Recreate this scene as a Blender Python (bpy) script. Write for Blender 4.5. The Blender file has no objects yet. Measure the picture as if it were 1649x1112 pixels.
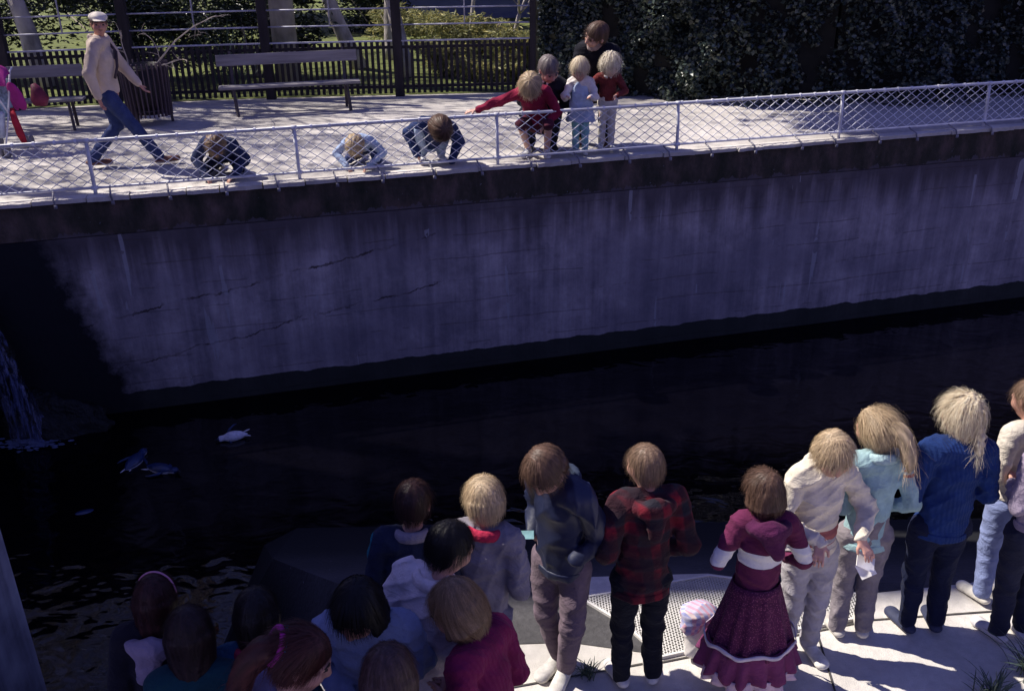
import bpy, math, random
import numpy as np
from mathutils import Matrix, Vector
R = math.radians
random.seed(7)
rng = np.random.default_rng(11)
SC = bpy.context.scene
COL = SC.collection

# ------------------------------------------------------------------ camera
pitch = R(24.481); roll = R(0.791)
fwd = Vector((0, math.cos(pitch), -math.sin(pitch)))
up0 = Vector((0, math.sin(pitch), math.cos(pitch)))
rt0 = Vector((1, 0, 0))
rt = rt0*math.cos(roll) - up0*math.sin(roll)
up = up0*math.cos(roll) + rt0*math.sin(roll)
cam = bpy.data.cameras.new('camera')
cam.sensor_width = 36; cam.lens = 1500/1649*36; cam.clip_start = .05; cam.clip_end = 900
co = bpy.data.objects.new('camera', cam); COL.objects.link(co)
M = Matrix.Identity(4)
for i in range(3):
    M[i][0] = rt[i]; M[i][1] = up[i]; M[i][2] = -fwd[i]
M[0][3], M[1][3], M[2][3] = 0, 0, 3.5
co.matrix_world = M
SC.camera = co

# ------------------------------------------------------------------ light
SUN_EL = R(50); SX, SY = -.95, .31
az = math.atan2(SX, SY)
w = bpy.data.worlds.new('World'); SC.world = w; w.use_nodes = True
nt = w.node_tree
sky = nt.nodes.new('ShaderNodeTexSky'); sky.sky_type = 'NISHITA'; sky.sun_disc = False
sky.sun_elevation = SUN_EL; sky.sun_rotation = az
sky.ozone_density = 3.0; sky.dust_density = .3
bg = nt.nodes['Background']; bg.inputs[1].default_value = .062
tint = nt.nodes.new('ShaderNodeMix'); tint.data_type = 'RGBA'; tint.blend_type = 'MULTIPLY'; tint.inputs[0].default_value = 1
tint.inputs[7].default_value = (1.06, .79, 1.40, 1)
nt.links.new(sky.outputs[0], tint.inputs[6]); nt.links.new(tint.outputs[2], bg.inputs[0])
sl = bpy.data.lights.new('sun', 'SUN'); sl.energy = 5.0; sl.angle = R(.5); sl.color = (1, .93, .84)
so = bpy.data.objects.new('sun', sl); COL.objects.link(so)
sd = Vector((math.sin(az)*math.cos(SUN_EL), math.cos(az)*math.cos(SUN_EL), math.sin(SUN_EL)))
so.rotation_euler = sd.to_track_quat('Z', 'Y').to_euler()
so.location = sd*40
vs = SC.view_settings
vs.view_transform = 'Standard'; vs.look = 'None'; vs.gamma = 1; vs.use_curve_mapping = False
vs.exposure = .66

# ------------------------------------------------------------------ basic helpers
def tag(o, label=None, cat=None, group=None, kind=None):
    if label: o['label'] = label
    if cat: o['category'] = cat
    if group: o['group'] = group
    if kind: o['kind'] = kind
    return o
def empty(name, loc=(0, 0, 0), rz=0):
    o = bpy.data.objects.new(name, None); COL.objects.link(o)
    o.empty_display_size = .1
    o.location = loc; o.rotation_euler = (0, 0, rz); return o
def npmesh(name, V, F, mats, parent=None, smooth=True, matidx=None, attr=None):
    """V (n,3), F (m,3|4) or list of such arrays"""
    me = bpy.data.meshes.new(name)
    Fs = F if isinstance(F, list) else [F]
    Fs = [f for f in Fs if len(f)]
    V = np.asarray(V, np.float32)
    me.vertices.add(len(V)); me.vertices.foreach_set('co', V.ravel())
    tot = sum(f.size for f in Fs); nf = sum(len(f) for f in Fs)
    me.loops.add(tot); me.polygons.add(nf)
    me.loops.foreach_set('vertex_index', np.concatenate([f.ravel() for f in Fs]).astype(np.int32))
    sizes = np.concatenate([np.full(len(f), f.shape[1]) for f in Fs]).astype(np.int32)
    starts = np.concatenate([[0], np.cumsum(sizes)[:-1]]).astype(np.int32)
    me.polygons.foreach_set('loop_start', starts)
    try: me.polygons.foreach_set('loop_total', sizes)
    except Exception: pass
    me.polygons.foreach_set('use_smooth', np.full(nf, smooth))
    if not isinstance(mats, (list, tuple)): mats = [mats]
    for m in mats: me.materials.append(m)
    if matidx is not None: me.polygons.foreach_set('material_index', np.asarray(matidx, np.int32))
    if attr is not None:
        a = me.attributes.new('streak', 'FLOAT', 'POINT'); a.data.foreach_set('value', np.asarray(attr, np.float32))
    me.update(calc_edges=True); me.validate()
    o = bpy.data.objects.new(name, me); COL.objects.link(o)
    if parent: o.parent = parent
    return o
class MB:
    """collects pieces into ONE mesh object"""
    def __init__(s): s.V = []; s.F = []; s.mi = []; s.m = 0
    def box(s, c, d, rot=None, bev=0):
        c = Vector(c); x, y, z = [k/2 for k in d]
        b = len(s.V)
        for i in (-1, 1):
            for j in (-1, 1):
                for k in (-1, 1):
                    v = Vector((i*x, j*y, k*z))
                    if rot is not None: v = rot @ v
                    s.V.append(tuple(c+v))
        for f in ((0, 1, 3, 2), (4, 6, 7, 5), (0, 4, 5, 1), (2, 3, 7, 6), (0, 2, 6, 4), (1, 5, 7, 3)):
            s.F.append(tuple(b+i for i in f)); s.mi.append(s.m)
        return s
    def bar(s, a, b, w_, t, upv=(0, 0, 1)):
        a = Vector(a); b = Vector(b); d = b-a; L = d.length
        x = d.normalized(); y = Vector(upv).cross(x)
        if y.length < 1e-4: y = Vector((0, 1, 0)).cross(x)
        y.normalize(); z = x.cross(y)
        rot = Matrix((x, y, z)).transposed()
        return s.box((a+b)/2, (L, w_, t), rot)
    def tube(s, pts, r, n=6, cap=True):
        pts = [Vector(p) for p in pts]; base = len(s.V)
        rr = r if isinstance(r, (list, tuple)) else [r]*len(pts)
        for i, p in enumerate(pts):
            t = (pts[min(i+1, len(pts)-1)]-pts[max(i-1, 0)]).normalized()
            a = Vector((0, 0, 1)) if abs(t.z) < .9 else Vector((1, 0, 0))
            x = t.cross(a).normalized(); y = t.cross(x)
            for k in range(n):
                q = 2*math.pi*k/n
                s.V.append(tuple(p+(x*math.cos(q)+y*math.sin(q))*rr[i]))
        for i in range(len(pts)-1):
            for k in range(n):
                a0 = base+i*n+k; a1 = base+i*n+(k+1) % n
                s.F.append((a0, a0+n, a1+n, a1)); s.mi.append(s.m)
        if cap:
            s.F.append(tuple(base+k for k in range(n))); s.mi.append(s.m)
            s.F.append(tuple(base+(len(pts)-1)*n+k for k in reversed(range(n)))); s.mi.append(s.m)
        return s
    def poly(s, pts):
        b = len(s.V); s.V += [tuple(p) for p in pts]; s.F.append(tuple(range(b, b+len(pts)))); s.mi.append(s.m); return s
    def lathe(s, prof, n=24, c=(0, 0, 0)):
        b = len(s.V)
        for r_, z in prof:
            for k in range(n):
                q = 2*math.pi*k/n; s.V.append((c[0]+r_*math.cos(q), c[1]+r_*math.sin(q), c[2]+z))
        for i in range(len(prof)-1):
            for k in range(n):
                s.F.append((b+i*n+k, b+i*n+(k+1) % n, b+(i+1)*n+(k+1) % n, b+(i+1)*n+k)); s.mi.append(s.m)
        return s
    def build(s, name, mats, parent=None, smooth=False, bevel=0):
        me = bpy.data.meshes.new(name); me.from_pydata(s.V, [], s.F)
        if not isinstance(mats, (list, tuple)): mats = [mats]
        for m in mats: me.materials.append(m)
        me.polygons.foreach_set('material_index', s.mi)
        me.polygons.foreach_set('use_smooth', [smooth]*len(s.F)); me.update()
        o = bpy.data.objects.new(name, me); COL.objects.link(o)
        if parent: o.parent = parent
        if bevel:
            b = o.modifiers.new('bevel', 'BEVEL'); b.width = bevel; b.segments = 2; b.limit_method = 'ANGLE'
        return o
def copy_tree(o, parent=None):
    c = o.copy(); COL.objects.link(c)
    if parent: c.parent = parent
    for ch in list(o.children): copy_tree(ch, c)
    return c

# ------------------------------------------------------------------ materials
class N:
    def __init__(s, name):
        s.m = bpy.data.materials.new(name); s.m.use_nodes = True; s.t = s.m.node_tree
        s.b = s.t.nodes['Principled BSDF']; s.out = s.t.nodes['Material Output']
        s.co = s.t.nodes.new('ShaderNodeTexCoord')
    def lk(s, a, b): s.t.links.new(a, b)
    def map(s, sc=(1, 1, 1), rot=(0, 0, 0), loc=(0, 0, 0), src=None):
        n = s.t.nodes.new('ShaderNodeMapping'); n.inputs['Scale'].default_value = sc
        n.inputs['Rotation'].default_value = rot; n.inputs['Location'].default_value = loc
        s.lk(src or s.co.outputs['Object'], n.inputs[0]); return n.outputs[0]
    def noise(s, scale, vec=None, detail=4, rough=.55, dist=0):
        n = s.t.nodes.new('ShaderNodeTexNoise'); n.inputs['Scale'].default_value = scale
        n.inputs['Detail'].default_value = detail; n.inputs['Roughness'].default_value = rough
        n.inputs['Distortion'].default_value = dist
        s.lk(vec or s.co.outputs['Object'], n.inputs['Vector']); return n.outputs['Fac']
    def voro(s, scale, vec=None, feat='F1'):
        n = s.t.nodes.new('ShaderNodeTexVoronoi'); n.feature = feat; n.inputs['Scale'].default_value = scale
        s.lk(vec or s.co.outputs['Object'], n.inputs['Vector']); return n.outputs['Distance']
    def ramp(s, fac, stops):
        n = s.t.nodes.new('ShaderNodeValToRGB'); e = n.color_ramp.elements
        while len(e) < len(stops): e.new(.5)
        for i, (p, c) in enumerate(stops):
            e[i].position = p; e[i].color = (c if isinstance(c, tuple) else (c, c, c))+(1,)
        s.lk(fac, n.inputs[0]); return n.outputs[0]
    def mix(s, f, a, b, mode='MIX'):
        n = s.t.nodes.new('ShaderNodeMix'); n.data_type = 'RGBA'; n.blend_type = mode
        for sock, v in ((n.inputs['Factor'], f), (n.inputs[6], a), (n.inputs[7], b)):
            if hasattr(v, 'links'): s.lk(v, sock)
            elif isinstance(v, tuple): sock.default_value = v+(1,)
            else: sock.default_value = v
        return n.outputs[2]
    def math(s, op, a, b=0, c=None):
        n = s.t.nodes.new('ShaderNodeMath'); n.operation = op
        for i, v in enumerate((a, b) if c is None else (a, b, c)):
            if hasattr(v, 'links'): s.lk(v, n.inputs[i])
            else: n.inputs[i].default_value = v
        return n.outputs[0]
    def xyz(s, src=None):
        n = s.t.nodes.new('ShaderNodeSeparateXYZ'); s.lk(src or s.co.outputs['Object'], n.inputs[0]); return n.outputs
    def bump(s, h, strength=.5, dist=.01):
        n = s.t.nodes.new('ShaderNodeBump'); n.inputs['Strength'].default_value = strength
        n.inputs['Distance'].default_value = dist; s.lk(h, n.inputs['Height']); s.lk(n.outputs[0], s.b.inputs['Normal'])
        return n
    def done(s, col=None, rough=.8, spec=.3):
        if col is not None:
            if hasattr(col, 'links'): s.lk(col, s.b.inputs['Base Color'])
            else: s.b.inputs['Base Color'].default_value = col+(1,)
        if hasattr(rough, 'links'): s.lk(rough, s.b.inputs['Roughness'])
        else: s.b.inputs['Roughness'].default_value = rough
        s.b.inputs['Specular IOR Level'].default_value = spec
        return s.m
_mc = {}
def simple(name, c, rough=.8, var=.35, scale=8, bump=.3, bs=60, spec=.3, bd=.004, stretch=(1, 1, 1)):
    if name in _mc: return _mc[name]
    n = N(name); mp = n.map(stretch)
    f = n.noise(scale, mp, 5)
    lo = tuple(x*(1-var) for x in c); hi = tuple(min(1, x*(1+var)) for x in c)
    col = n.ramp(f, [(.3, lo), (.7, hi)])
    if bump: n.bump(n.noise(bs, mp, 3), bump, bd)
    _mc[name] = n.done(col, rough, spec); return _mc[name]
def cloth(name, c, knit=0, rough=.9, var=.18, pat=None):
    if name in _mc: return _mc[name]
    n = N(name)
    f = n.noise(14, None, 4)
    lo = tuple(x*(1-var) for x in c); hi = tuple(min(1, x*(1+var)) for x in c)
    col = n.ramp(f, [(.3, lo), (.7, hi)])
    o = n.xyz()
    if pat == 'plaid':           # red and black tartan checks
        def band(ax, fr, th, ph=0): return n.ramp(n.math('MULTIPLY_ADD', n.math('SINE', n.math('MULTIPLY_ADD', ax, fr, ph)), .5, .5-th*.5), [(.36, 0.), (.62, 1.)])
        dz = n.math('ADD', o[2], n.math('MULTIPLY', n.noise(3, None, 2), .05))
        dx = n.math('ADD', n.math('ADD', o[0], n.math('MULTIPLY', o[1], .6)), n.math('MULTIPLY', n.noise(4, None, 2), .05))
        a = band(dz, 52, 0); b = band(dx, 56, 0.1)
        dark = (.012, .014, .022); mid = (.050, .009, .015); red = (.20, .010, .022)
        col = n.mix(b, n.mix(a, dark, mid), n.mix(a, mid, red))
        l1 = band(dz, 104, .7, 1.2); col = n.mix(n.math('MULTIPLY', l1, .16), col, (.06, .07, .09))
        col = n.mix(n.ramp(n.noise(7, None, 5), [(.32, 0.), (.60, .85)]), col, (.022, .010, .016))
    elif pat == 'bands':         # maroon with pale band round chest and sleeves
        z = n.math('ADD', o[2], n.math('MULTIPLY', n.math('ABSOLUTE', o[0]), -.10))
        m = n.math('MULTIPLY', n.math('GREATER_THAN', z, .775), n.math('LESS_THAN', z, .855))
        col = n.mix(m, col, (.62, .60, .58))
    elif pat == 'cream':         # cream jacket with brick panel low on sleeves and front
        z = n.math('ADD', o[2], n.math('MULTIPLY', n.noise(5, None, 1), .03))
        m = n.math('MULTIPLY', n.math('GREATER_THAN', z, .755), n.math('LESS_THAN', z, .835))
        col = n.mix(m, col, (.30, .10, .10))
    elif pat == 'tealyoke':
        m = n.math('GREATER_THAN', n.math('ADD', n.math('MULTIPLY', n.math('ABSOLUTE', o[0]), .9), n.math('MULTIPLY', o[2], .25)), .42)
        col = n.mix(m, col, (.012, .13, .17))
    elif pat == 'stripe':        # mint top with dark red stripes on the sleeves
        s_ = n.math('GREATER_THAN', n.math('SINE', n.math('MULTIPLY', o[2], 190)), .1)
        m = n.math('MULTIPLY', n.math('GREATER_THAN', o[2], .99), n.math('LESS_THAN', o[2], 1.045))
        m = n.math('MULTIPLY', n.math('MULTIPLY', m, s_), n.math('GREATER_THAN', n.math('ABSOLUTE', o[0]), .13))
        col = n.mix(m, col, (.28, .03, .06))
    elif pat == 'floral':
        v = n.voro(120)
        col = n.mix(n.math('LESS_THAN', v, .30), col, (.20, .055, .11))
    h = n.noise(160, None, 2)
    if knit:
        a = n.math('ADD', n.math('MULTIPLY', o[0], 1), n.math('MULTIPLY', o[1], .5))
        rib = n.math('SINE', n.math('MULTIPLY', a, 330)); rz = n.math('SINE', n.math('MULTIPLY', o[2], 420))
        h = n.math('ADD', n.math('MULTIPLY', rib, .8*knit), n.math('ADD', n.math('MULTIPLY', rz, .10*knit), h))
        n.bump(n.math('ADD', h, n.math('MULTIPLY', n.noise(8, None, 3, .6, 1.2), 4)), .6, .005)
    else: n.bump(n.math('ADD', n.math('MULTIPLY', h, .25), n.math('ADD', n.math('MULTIPLY', n.noise(26, None, 3), .5), n.math('MULTIPLY', n.noise(8, n.map((1, 1, 1.6), (.4, .3, 0)), 3, .6, 1.2), 1.5))), .6, .016)
    n.b.inputs['Sheen Weight'].default_value = .03
    _mc[name] = n.done(col, rough, .15); return _mc[name]
def hairmat(name, c):
    if name in _mc: return _mc[name]
    n = N(name)
    at = n.t.nodes.new('ShaderNodeAttribute'); at.attribute_name = 'streak'
    geo = n.t.nodes.new('ShaderNodeNewGeometry')
    f = n.math('ADD', n.math('MULTIPLY', at.outputs['Fac'], .8), n.math('MULTIPLY', n.noise(60, None, 4), .25))
    lo = tuple(x*.55 for x in c); hi = tuple(min(.85, x*1.65) for x in c)
    col = n.ramp(f, [(.15, lo), (.55, c), (.95, hi)])
    n.bump(f, .35, .003)
    n.done(col, .5, .35)
    tr = n.t.nodes.new('ShaderNodeBsdfTranslucent'); n.lk(col, tr.inputs[0]); mx = n.t.nodes.new('ShaderNodeMixShader'); mx.inputs[0].default_value = .32
    n.lk(n.b.outputs[0], mx.inputs[1]); n.lk(tr.outputs[0], mx.inputs[2]); n.lk(mx.outputs[0], n.out.inputs[0])
    _mc[name] = n.m; return n.m
def skin(tone=(.55, .31, .24)):
    k = 'skin%.2f' % tone[0]
    if k in _mc: return _mc[k]
    n = N('skin')
    f = n.noise(25, None, 4)
    col = n.ramp(f, [(.3, (tone[0]*.85, tone[1]*.78, tone[2]*.76)), (.7, tone)])
    n.b.inputs['Subsurface Weight'].default_value = .12
    n.b.inputs['Subsurface Radius'].default_value = (.02, .008, .005)
    n.b.inputs['Subsurface Scale'].default_value = .3
    n.bump(n.noise(120, None, 2), .12, .002)
    _mc[k] = n.done(col, .55, .35); return _mc[k]
# ------------------------------------------------------------------ the setting
ZD, ZW = .8, -1.85
ANG = math.atan2(3.27, 12.35)
UX, UY = math.cos(ANG), math.sin(ANG)
W0 = Vector((-5.35, 9.74, ZD))
def wp(s, n, z=0): return (W0.x+UX*s-UY*n, W0.y+UY*s+UX*n, ZD+z)

# stained, board-marked concrete of the pool wall
def wallmat():
    n = N('pool_concrete'); o = n.xyz()
    st = n.map((2.6, 2.6, .16)); st2 = n.map((7, 7, .35))
    f1 = n.noise(1.0, st, 5, .6); f2 = n.noise(1.6, st2, 4, .6); f3 = n.noise(2.2, None, 6, .62)
    f4 = n.noise(14, None, 5, .7)
    f = n.math('ADD', n.math('ADD', n.math('MULTIPLY', f1, .42), n.math('MULTIPLY', f4, .14)), n.math('ADD', n.math('MULTIPLY', f2, .2), n.math('MULTIPLY', f3, .29)))
    col = n.ramp(f, [(.36, (.12, .105, .125)), (.47, (.24, .205, .22)), (.56, (.40, .335, .345)), (.65, (.56, .48, .48))])
    # patches of old repair and damp
    pt = n.ramp(n.noise(.9, n.map((.5, .5, 1)), 3, .5), [(.42, 0.), (.60, .55)])
    col = n.mix(pt, col, (.18, .155, .185))
    # dark run-off that hangs down unevenly from the mossy band
    top_ = n.math('ADD', n.math('MULTIPLY', o[2], 1.0), n.math('MULTIPLY', n.noise(1.0, n.map((3.2, 3.2, .12)), 5, .65), 1.5))
    col = n.mix(n.ramp(n.math('ADD', top_, .8), [(.55, 0.), (1.0, .8)]), col, (.060, .048, .052))
    # lift lines left by the boards
    zz = n.math('ADD', o[2], n.math('MULTIPLY', n.noise(.55, n.map((1, 1, .2)), 5, .6), .16))
    fr = n.math('FRACT', n.math('MULTIPLY', zz, 3.4))
    line = n.math('LESS_THAN', n.math('ABSOLUTE', n.math('SUBTRACT', fr, .5)), n.math('MULTIPLY', n.noise(4, n.map((1, 1, .3)), 4), .045))
    brk = n.math('GREATER_THAN', n.noise(1.1, n.map((.6, .6, 2)), 6, .75), .50)
    line = n.math('MULTIPLY', line, brk)
    col = n.mix(n.math('MULTIPLY', line, .40), col, (.085, .060, .055))
    # two long diagonal cracks
    c1 = n.math('ADD', n.math('MULTIPLY', o[0], -.17), n.math('ADD', o[2], n.math('MULTIPLY', n.noise(1.6, None, 6, .7), .30)))
    crk = n.math('LESS_THAN', n.math('ABSOLUTE', n.math('ADD', c1, 1.42)), .012)
    crk2 = n.math('LESS_THAN', n.math('ABSOLUTE', n.math('ADD', c1, 2.05)), .010)
    crk = n.math('MAXIMUM', crk, crk2)
    crk = n.math('MULTIPLY', crk, n.math('LESS_THAN', o[0], 4.6))
    crk = n.math('MULTIPLY', crk, n.ramp(n.noise(3.1, None, 4), [(.42, 0.), (.58, .85)]))
    col = n.mix(crk, col, (.05, .035, .032))
    # pale lime runs
    run = n.math('MULTIPLY', n.math('GREATER_THAN', n.noise(5, n.map((1.6, 1.6, .10)), 3), .66), n.math('LESS_THAN', n.noise(1.3), .5))
    col = n.mix(n.math('MULTIPLY', run, .55), col, (.42, .40, .42))
    # green-black slime above the water, damp foot
    wz = n.math('ADD', o[2], n.math('MULTIPLY', n.noise(3, None, 4), .12))
    slime = n.math('LESS_THAN', wz, -2.33)
    col = n.mix(n.math('MULTIPLY', slime, .94), col, (.018, .022, .016))
    # dark left end below the waterfall, with a ragged slanting edge
    dl = n.math('ADD', n.math('ADD', o[0], n.math('MULTIPLY', o[2], .31)), n.math('MULTIPLY_ADD', n.noise(5, None, 6, .7), .6, -.26))
    dark_tone = n.ramp(dl, [(.0, 1.), (.34, 0.)])
    col = n.mix(dark_tone, col, (.012, .012, .016))
    n.bump(n.math('ADD', n.math('MULTIPLY', f3, 1.5), n.math('MULTIPLY', line, -1.2)), .6, .03)
    return n.done(col, .88, .25)
def bandmat():
    n = N('mossy_band'); f3 = n.noise(3.5, n.map((1, 1, .5)), 6, .65); f = n.noise(1.1, n.map((2, 2, .3)), 4)
    n_lo = n.xyz()[2]
    col = n.ramp(f3, [(.35, (.028, .030, .022)), (.5, (.070, .056, .046)), (.62, (.125, .086, .076)), (.75, (.20, .14, .12))])
    col = n.mix(n.ramp(f, [(.4, 0.), (.7, .6)]), col, (.016, .022, .012))
    lowb = n.math('LESS_THAN', n.math('ADD', n_lo, n.math('MULTIPLY', n.noise(2.4, n.map((2.2, 2.2, .5)), 6, .7), .35)), -.225)
    col = n.mix(n.math('MULTIPLY', lowb, .6), col, (.13, .11, .125))
    sp = n.math('GREATER_THAN', n.noise(16, None, 3), .74)
    col = n.mix(n.math('MULTIPLY', sp, .6), col, (.22, .24, .26))
    n.bump(n.noise(12, None, 6, .7), .8, .03)
    return n.done(col, .92, .2)
M_wall = wallmat(); M_band = bandmat()
def stone(name, c, v=.25, big=1.2, fine=18, bmp=.5, spk=.0, dark=(.1, .09, .09)):
    n = N(name); a = n.noise(big, None, 6, .62); b = n.noise(fine, None, 5, .6)
    f = n.math('ADD', n.math('MULTIPLY', a, .6), n.math('MULTIPLY', b, .4))
    col = n.ramp(f, [(.38, tuple(k*(1-v) for k in c)), (.5, c), (.62, tuple(min(1, k*(1+v)) for k in c))])
    g_ = n.noise(fine*9, None, 2)
    col = n.mix(n.ramp(g_, [(.55, 0.), (.75, .45)]), col, dark)
    if spk:
        v_ = n.voro(40); col = n.mix(n.math('LESS_THAN', v_, spk), col, (.45, .45, .45))
    wr = n.ramp(n.noise(.55, n.map((1, 2.2, 1)), 6, .7, .6), [(.46, 0.), (.62, .5)])
    col = n.mix(wr, col, tuple(k*.62 for k in c))
    n.bump(n.math('ADD', b, n.math('MULTIPLY', g_, .6)), bmp, .012)
    return n.done(col, .9, .25)
M_deck = stone('deck_asphalt', (.47, .44, .41), .25, .7, 9, .7, dark=(.22, .19, .18))
M_cope = stone('coping_stone', (.62, .58, .54), .15, 2, 14, .5, dark=(.3, .27, .25))
M_slab = stone('slab_concrete', (.56, .53, .49), .16, 1.4, 20, .45, dark=(.28, .26, .25))
M_asph_shade = stone('shaded_asphalt', (.085, .082, .085), .3, 1.1, 26, .8, .05, dark=(.03, .03, .035))

# pool wall
wl = empty('pool_wall', W0, ANG)
tag(wl, 'long stained concrete wall of the pool under the wire fence', 'wall')
MB().box((10, .30, -1.93), (32, .50, 2.98)).build('concrete_face', M_wall, wl)
b = MB(); b.box((10, .295, -.235), (32, .51, .40)); band = b.build('mossy_band', M_band, wl, bevel=.012)
rs = random.Random(3); b = MB(); s = -6.0
while s < 26:
    L = rs.uniform(.35, .75)
    f0 = rs.uniform(-.035, .01); h0 = rs.uniform(.0, .010)
    e = .006
    # one coping stone with a ragged front edge
    k = 5; zt = h0+.006
    fr = [(s+e+(L-2*e)*i/k, f0+rs.uniform(-.012, .016)) for i in range(k+1)]
    top = [(x, y, zt) for x, y in fr]+[(s+L-e, .17, zt), (s+e, .17, zt)]
    bot = [(x, y+.012, -.037) for x, y in fr]
    b.poly(top)
    for i in range(k): b.poly([top[i], bot[i], bot[i+1], top[i+1]])
    b.poly([top[0], (s+e, .17, zt), (s+e, .17, -.037), bot[0]])
    b.poly([top[k], bot[k], (s+L-e, .17, -.037), (s+L-e, .17, zt)])
    s += L
b.build('coping', M_cope, wl)

# promenade sheet behind the coping
def sheet(name, pts, m, kind='structure'):
    o = MB().poly(pts).build(name, m); tag(o, kind=kind); return o
sheet('promenade', [wp(-60, .12), wp(90, .12), wp(90, 60), wp(-60, 60)], M_deck)
M_lawn = simple('lawn_grass', (.11, .13, .035), .95, .4, 2.5, .8, 60, bd=.02)
FB = [(-10.2, 15.0), (-8.01, 15.4), (-6.19, 15.83), (-4.02, 16.13), (-1.85, 16.26), (.42, 16.4)]
lw = [(x, y+.12, ZD+.006) for x, y in FB]
sheet('garden_lawn', [(-150, 10, ZD+.006)]+lw+[(1.0, 16.6, ZD+.006), (9, 16.5, ZD+.006), (200, 18, ZD+.006), (200, 420, ZD+.006), (-200, 420, ZD+.006)], M_lawn)

# pool floor and side ground, far enough to close the world
M_dark = simple('pool_bed', (.02, .02, .024), .9)
sheet('pool_bed', [(-60, -8, -3.4), (90, -8, -3.4), (90, 50, -3.4), (-60, 12, -3.4)], M_dark)
# water
def watermat():
    n = N('pool_water')
    a = n.noise(2.6, n.map((1, 1.5, 1), (0, 0, .3)), 2, .45, .4); c = n.noise(9, None, 2, .5)
    o = n.xyz()          # choppier water in the corner by the pier, calm elsewhere
    near = n.ramp(n.math('ADD', n.math('MULTIPLY', o[0], -.16), n.math('MULTIPLY', o[1], -.07)), [(.0, .42), (.16, 1.)])
    n.bump(n.math('MULTIPLY', n.math('ADD', a, n.math('MULTIPLY', c, .04)), near), .40, .08)
    n.b.inputs['IOR'].default_value = 1.33
    return n.done((.0010, .0009, .0018), .03, .7)
M_water = watermat()
sheet('water', [(-40, -7.9, ZW), (60, -7.9, ZW), (60, wp(60, .1)[1]-4.6, ZW), wp(26, .06, ZW-ZD), wp(-6, .06, ZW-ZD), (-40, 2, ZW)], M_water)

# near terrace: solid slabs with real depth
def prism(name, pts, ztops, zb, m, mside=None, kind='structure'):
    b = MB(); b.poly([(x, y, z) for (x, y), z in zip(pts, ztops)])
    b.m = 1 if mside else 0
    k = len(pts)
    for i in range(k):
        j = (i+1) % k
        b.poly([(pts[i][0], pts[i][1], ztops[i]), (pts[i][0], pts[i][1], zb), (pts[j][0], pts[j][1], zb), (pts[j][0], pts[j][1], ztops[j])])
    return tag(b.build(name, [m, mside] if mside else m), kind=kind)
edge = [(12, 4.75), (3.1, 4.52), (2.62, 4.30), (2.0, 4.22), (1.13, 4.42), (.30, 4.40), (-1.0, 4.36)]
prism('terrace', [(-1.0, 3.0), (-12, 3.0), (-12, -6), (12, -6)][::-1]+[] if False else [(12, -6)]+edge+[(-1.0, 3.0), (-12, 3.0), (-12, -6)], [0]*11, -3.3, M_slab, M_dark)
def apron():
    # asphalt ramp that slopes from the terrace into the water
    n = N('ramp_asphalt_shaded'); o = n.xyz()
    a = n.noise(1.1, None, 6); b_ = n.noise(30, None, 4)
    col = n.ramp(n.math('ADD', n.math('MULTIPLY', a, .6), n.math('MULTIPLY', b_, .4)), [(.38, (.030, .028, .033)), (.62, (.062, .058, .066))])  # asphalt toned dark to carry the shade over the ramp
    wet = n.math('ADD', o[2], n.math('MULTIPLY', a, .5))  # wet algae and painted shade together, blacker down the slope
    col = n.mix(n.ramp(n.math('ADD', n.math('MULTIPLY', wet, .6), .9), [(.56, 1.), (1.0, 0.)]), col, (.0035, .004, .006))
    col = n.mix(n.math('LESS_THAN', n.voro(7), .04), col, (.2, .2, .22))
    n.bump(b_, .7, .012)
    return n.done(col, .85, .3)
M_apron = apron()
bk = [(-2.5, 9.6), (-1.75, 5.5), (-1.0, 4.36)] + [(x, y) for x, y in edge[::-1][1:]] + [(12, 9.6)]
slope = lambda x, y: -.008-max(0, (y-4.36))*.58
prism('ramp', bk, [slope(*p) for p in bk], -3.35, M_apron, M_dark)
sk = [(-1.0, 3.0, 0), (-1.0, 4.36, -.004), (-1.75, 5.5, slope(0, 5.5)-.004), (-2.5, 9.6, slope(0, 9.6)-.004)]
sq = [(-2.0, 2.8, -2.4), (-2.25, 4.6, -2.4), (-2.75, 6.0, -2.5), (-3.2, 9.6, -3.4)]
b = MB()
for i in range(3): b.poly([sk[i], sk[i+1], sq[i+1]]).poly([sk[i], sq[i+1], sq[i]])
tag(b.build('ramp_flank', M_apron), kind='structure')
# asphalt patch, coloured dark to stand in for shade on the terrace
sheet('shaded_asphalt_patch', [(-1.0, 3.82, .004), (.28, 3.86, .004), (.74, 3.76, .004), (.30, 4.395, .004), (-1.0, 4.355, .004)], M_asph_shade)
# paving joints, a crack
jt = MB()
for p, q in (((.74, 3.70), (1.95, 4.0)), ((1.95, 4.0), (4.4, 4.2)), ((1.62, 3.94), (1.5, 2.6)), ((2.75, 4.1), (2.6, 2.6)), ((.72, 3.71), (-.9, 3.35)), ((-.1, 3.5), (.1, 2.5))):
    jt.bar((p[0], p[1], .005), (q[0], q[1], .005), .010, .002)
tag(jt.build('paving_joints', simple('joint', (.06, .055, .05))), kind='structure')
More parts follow.
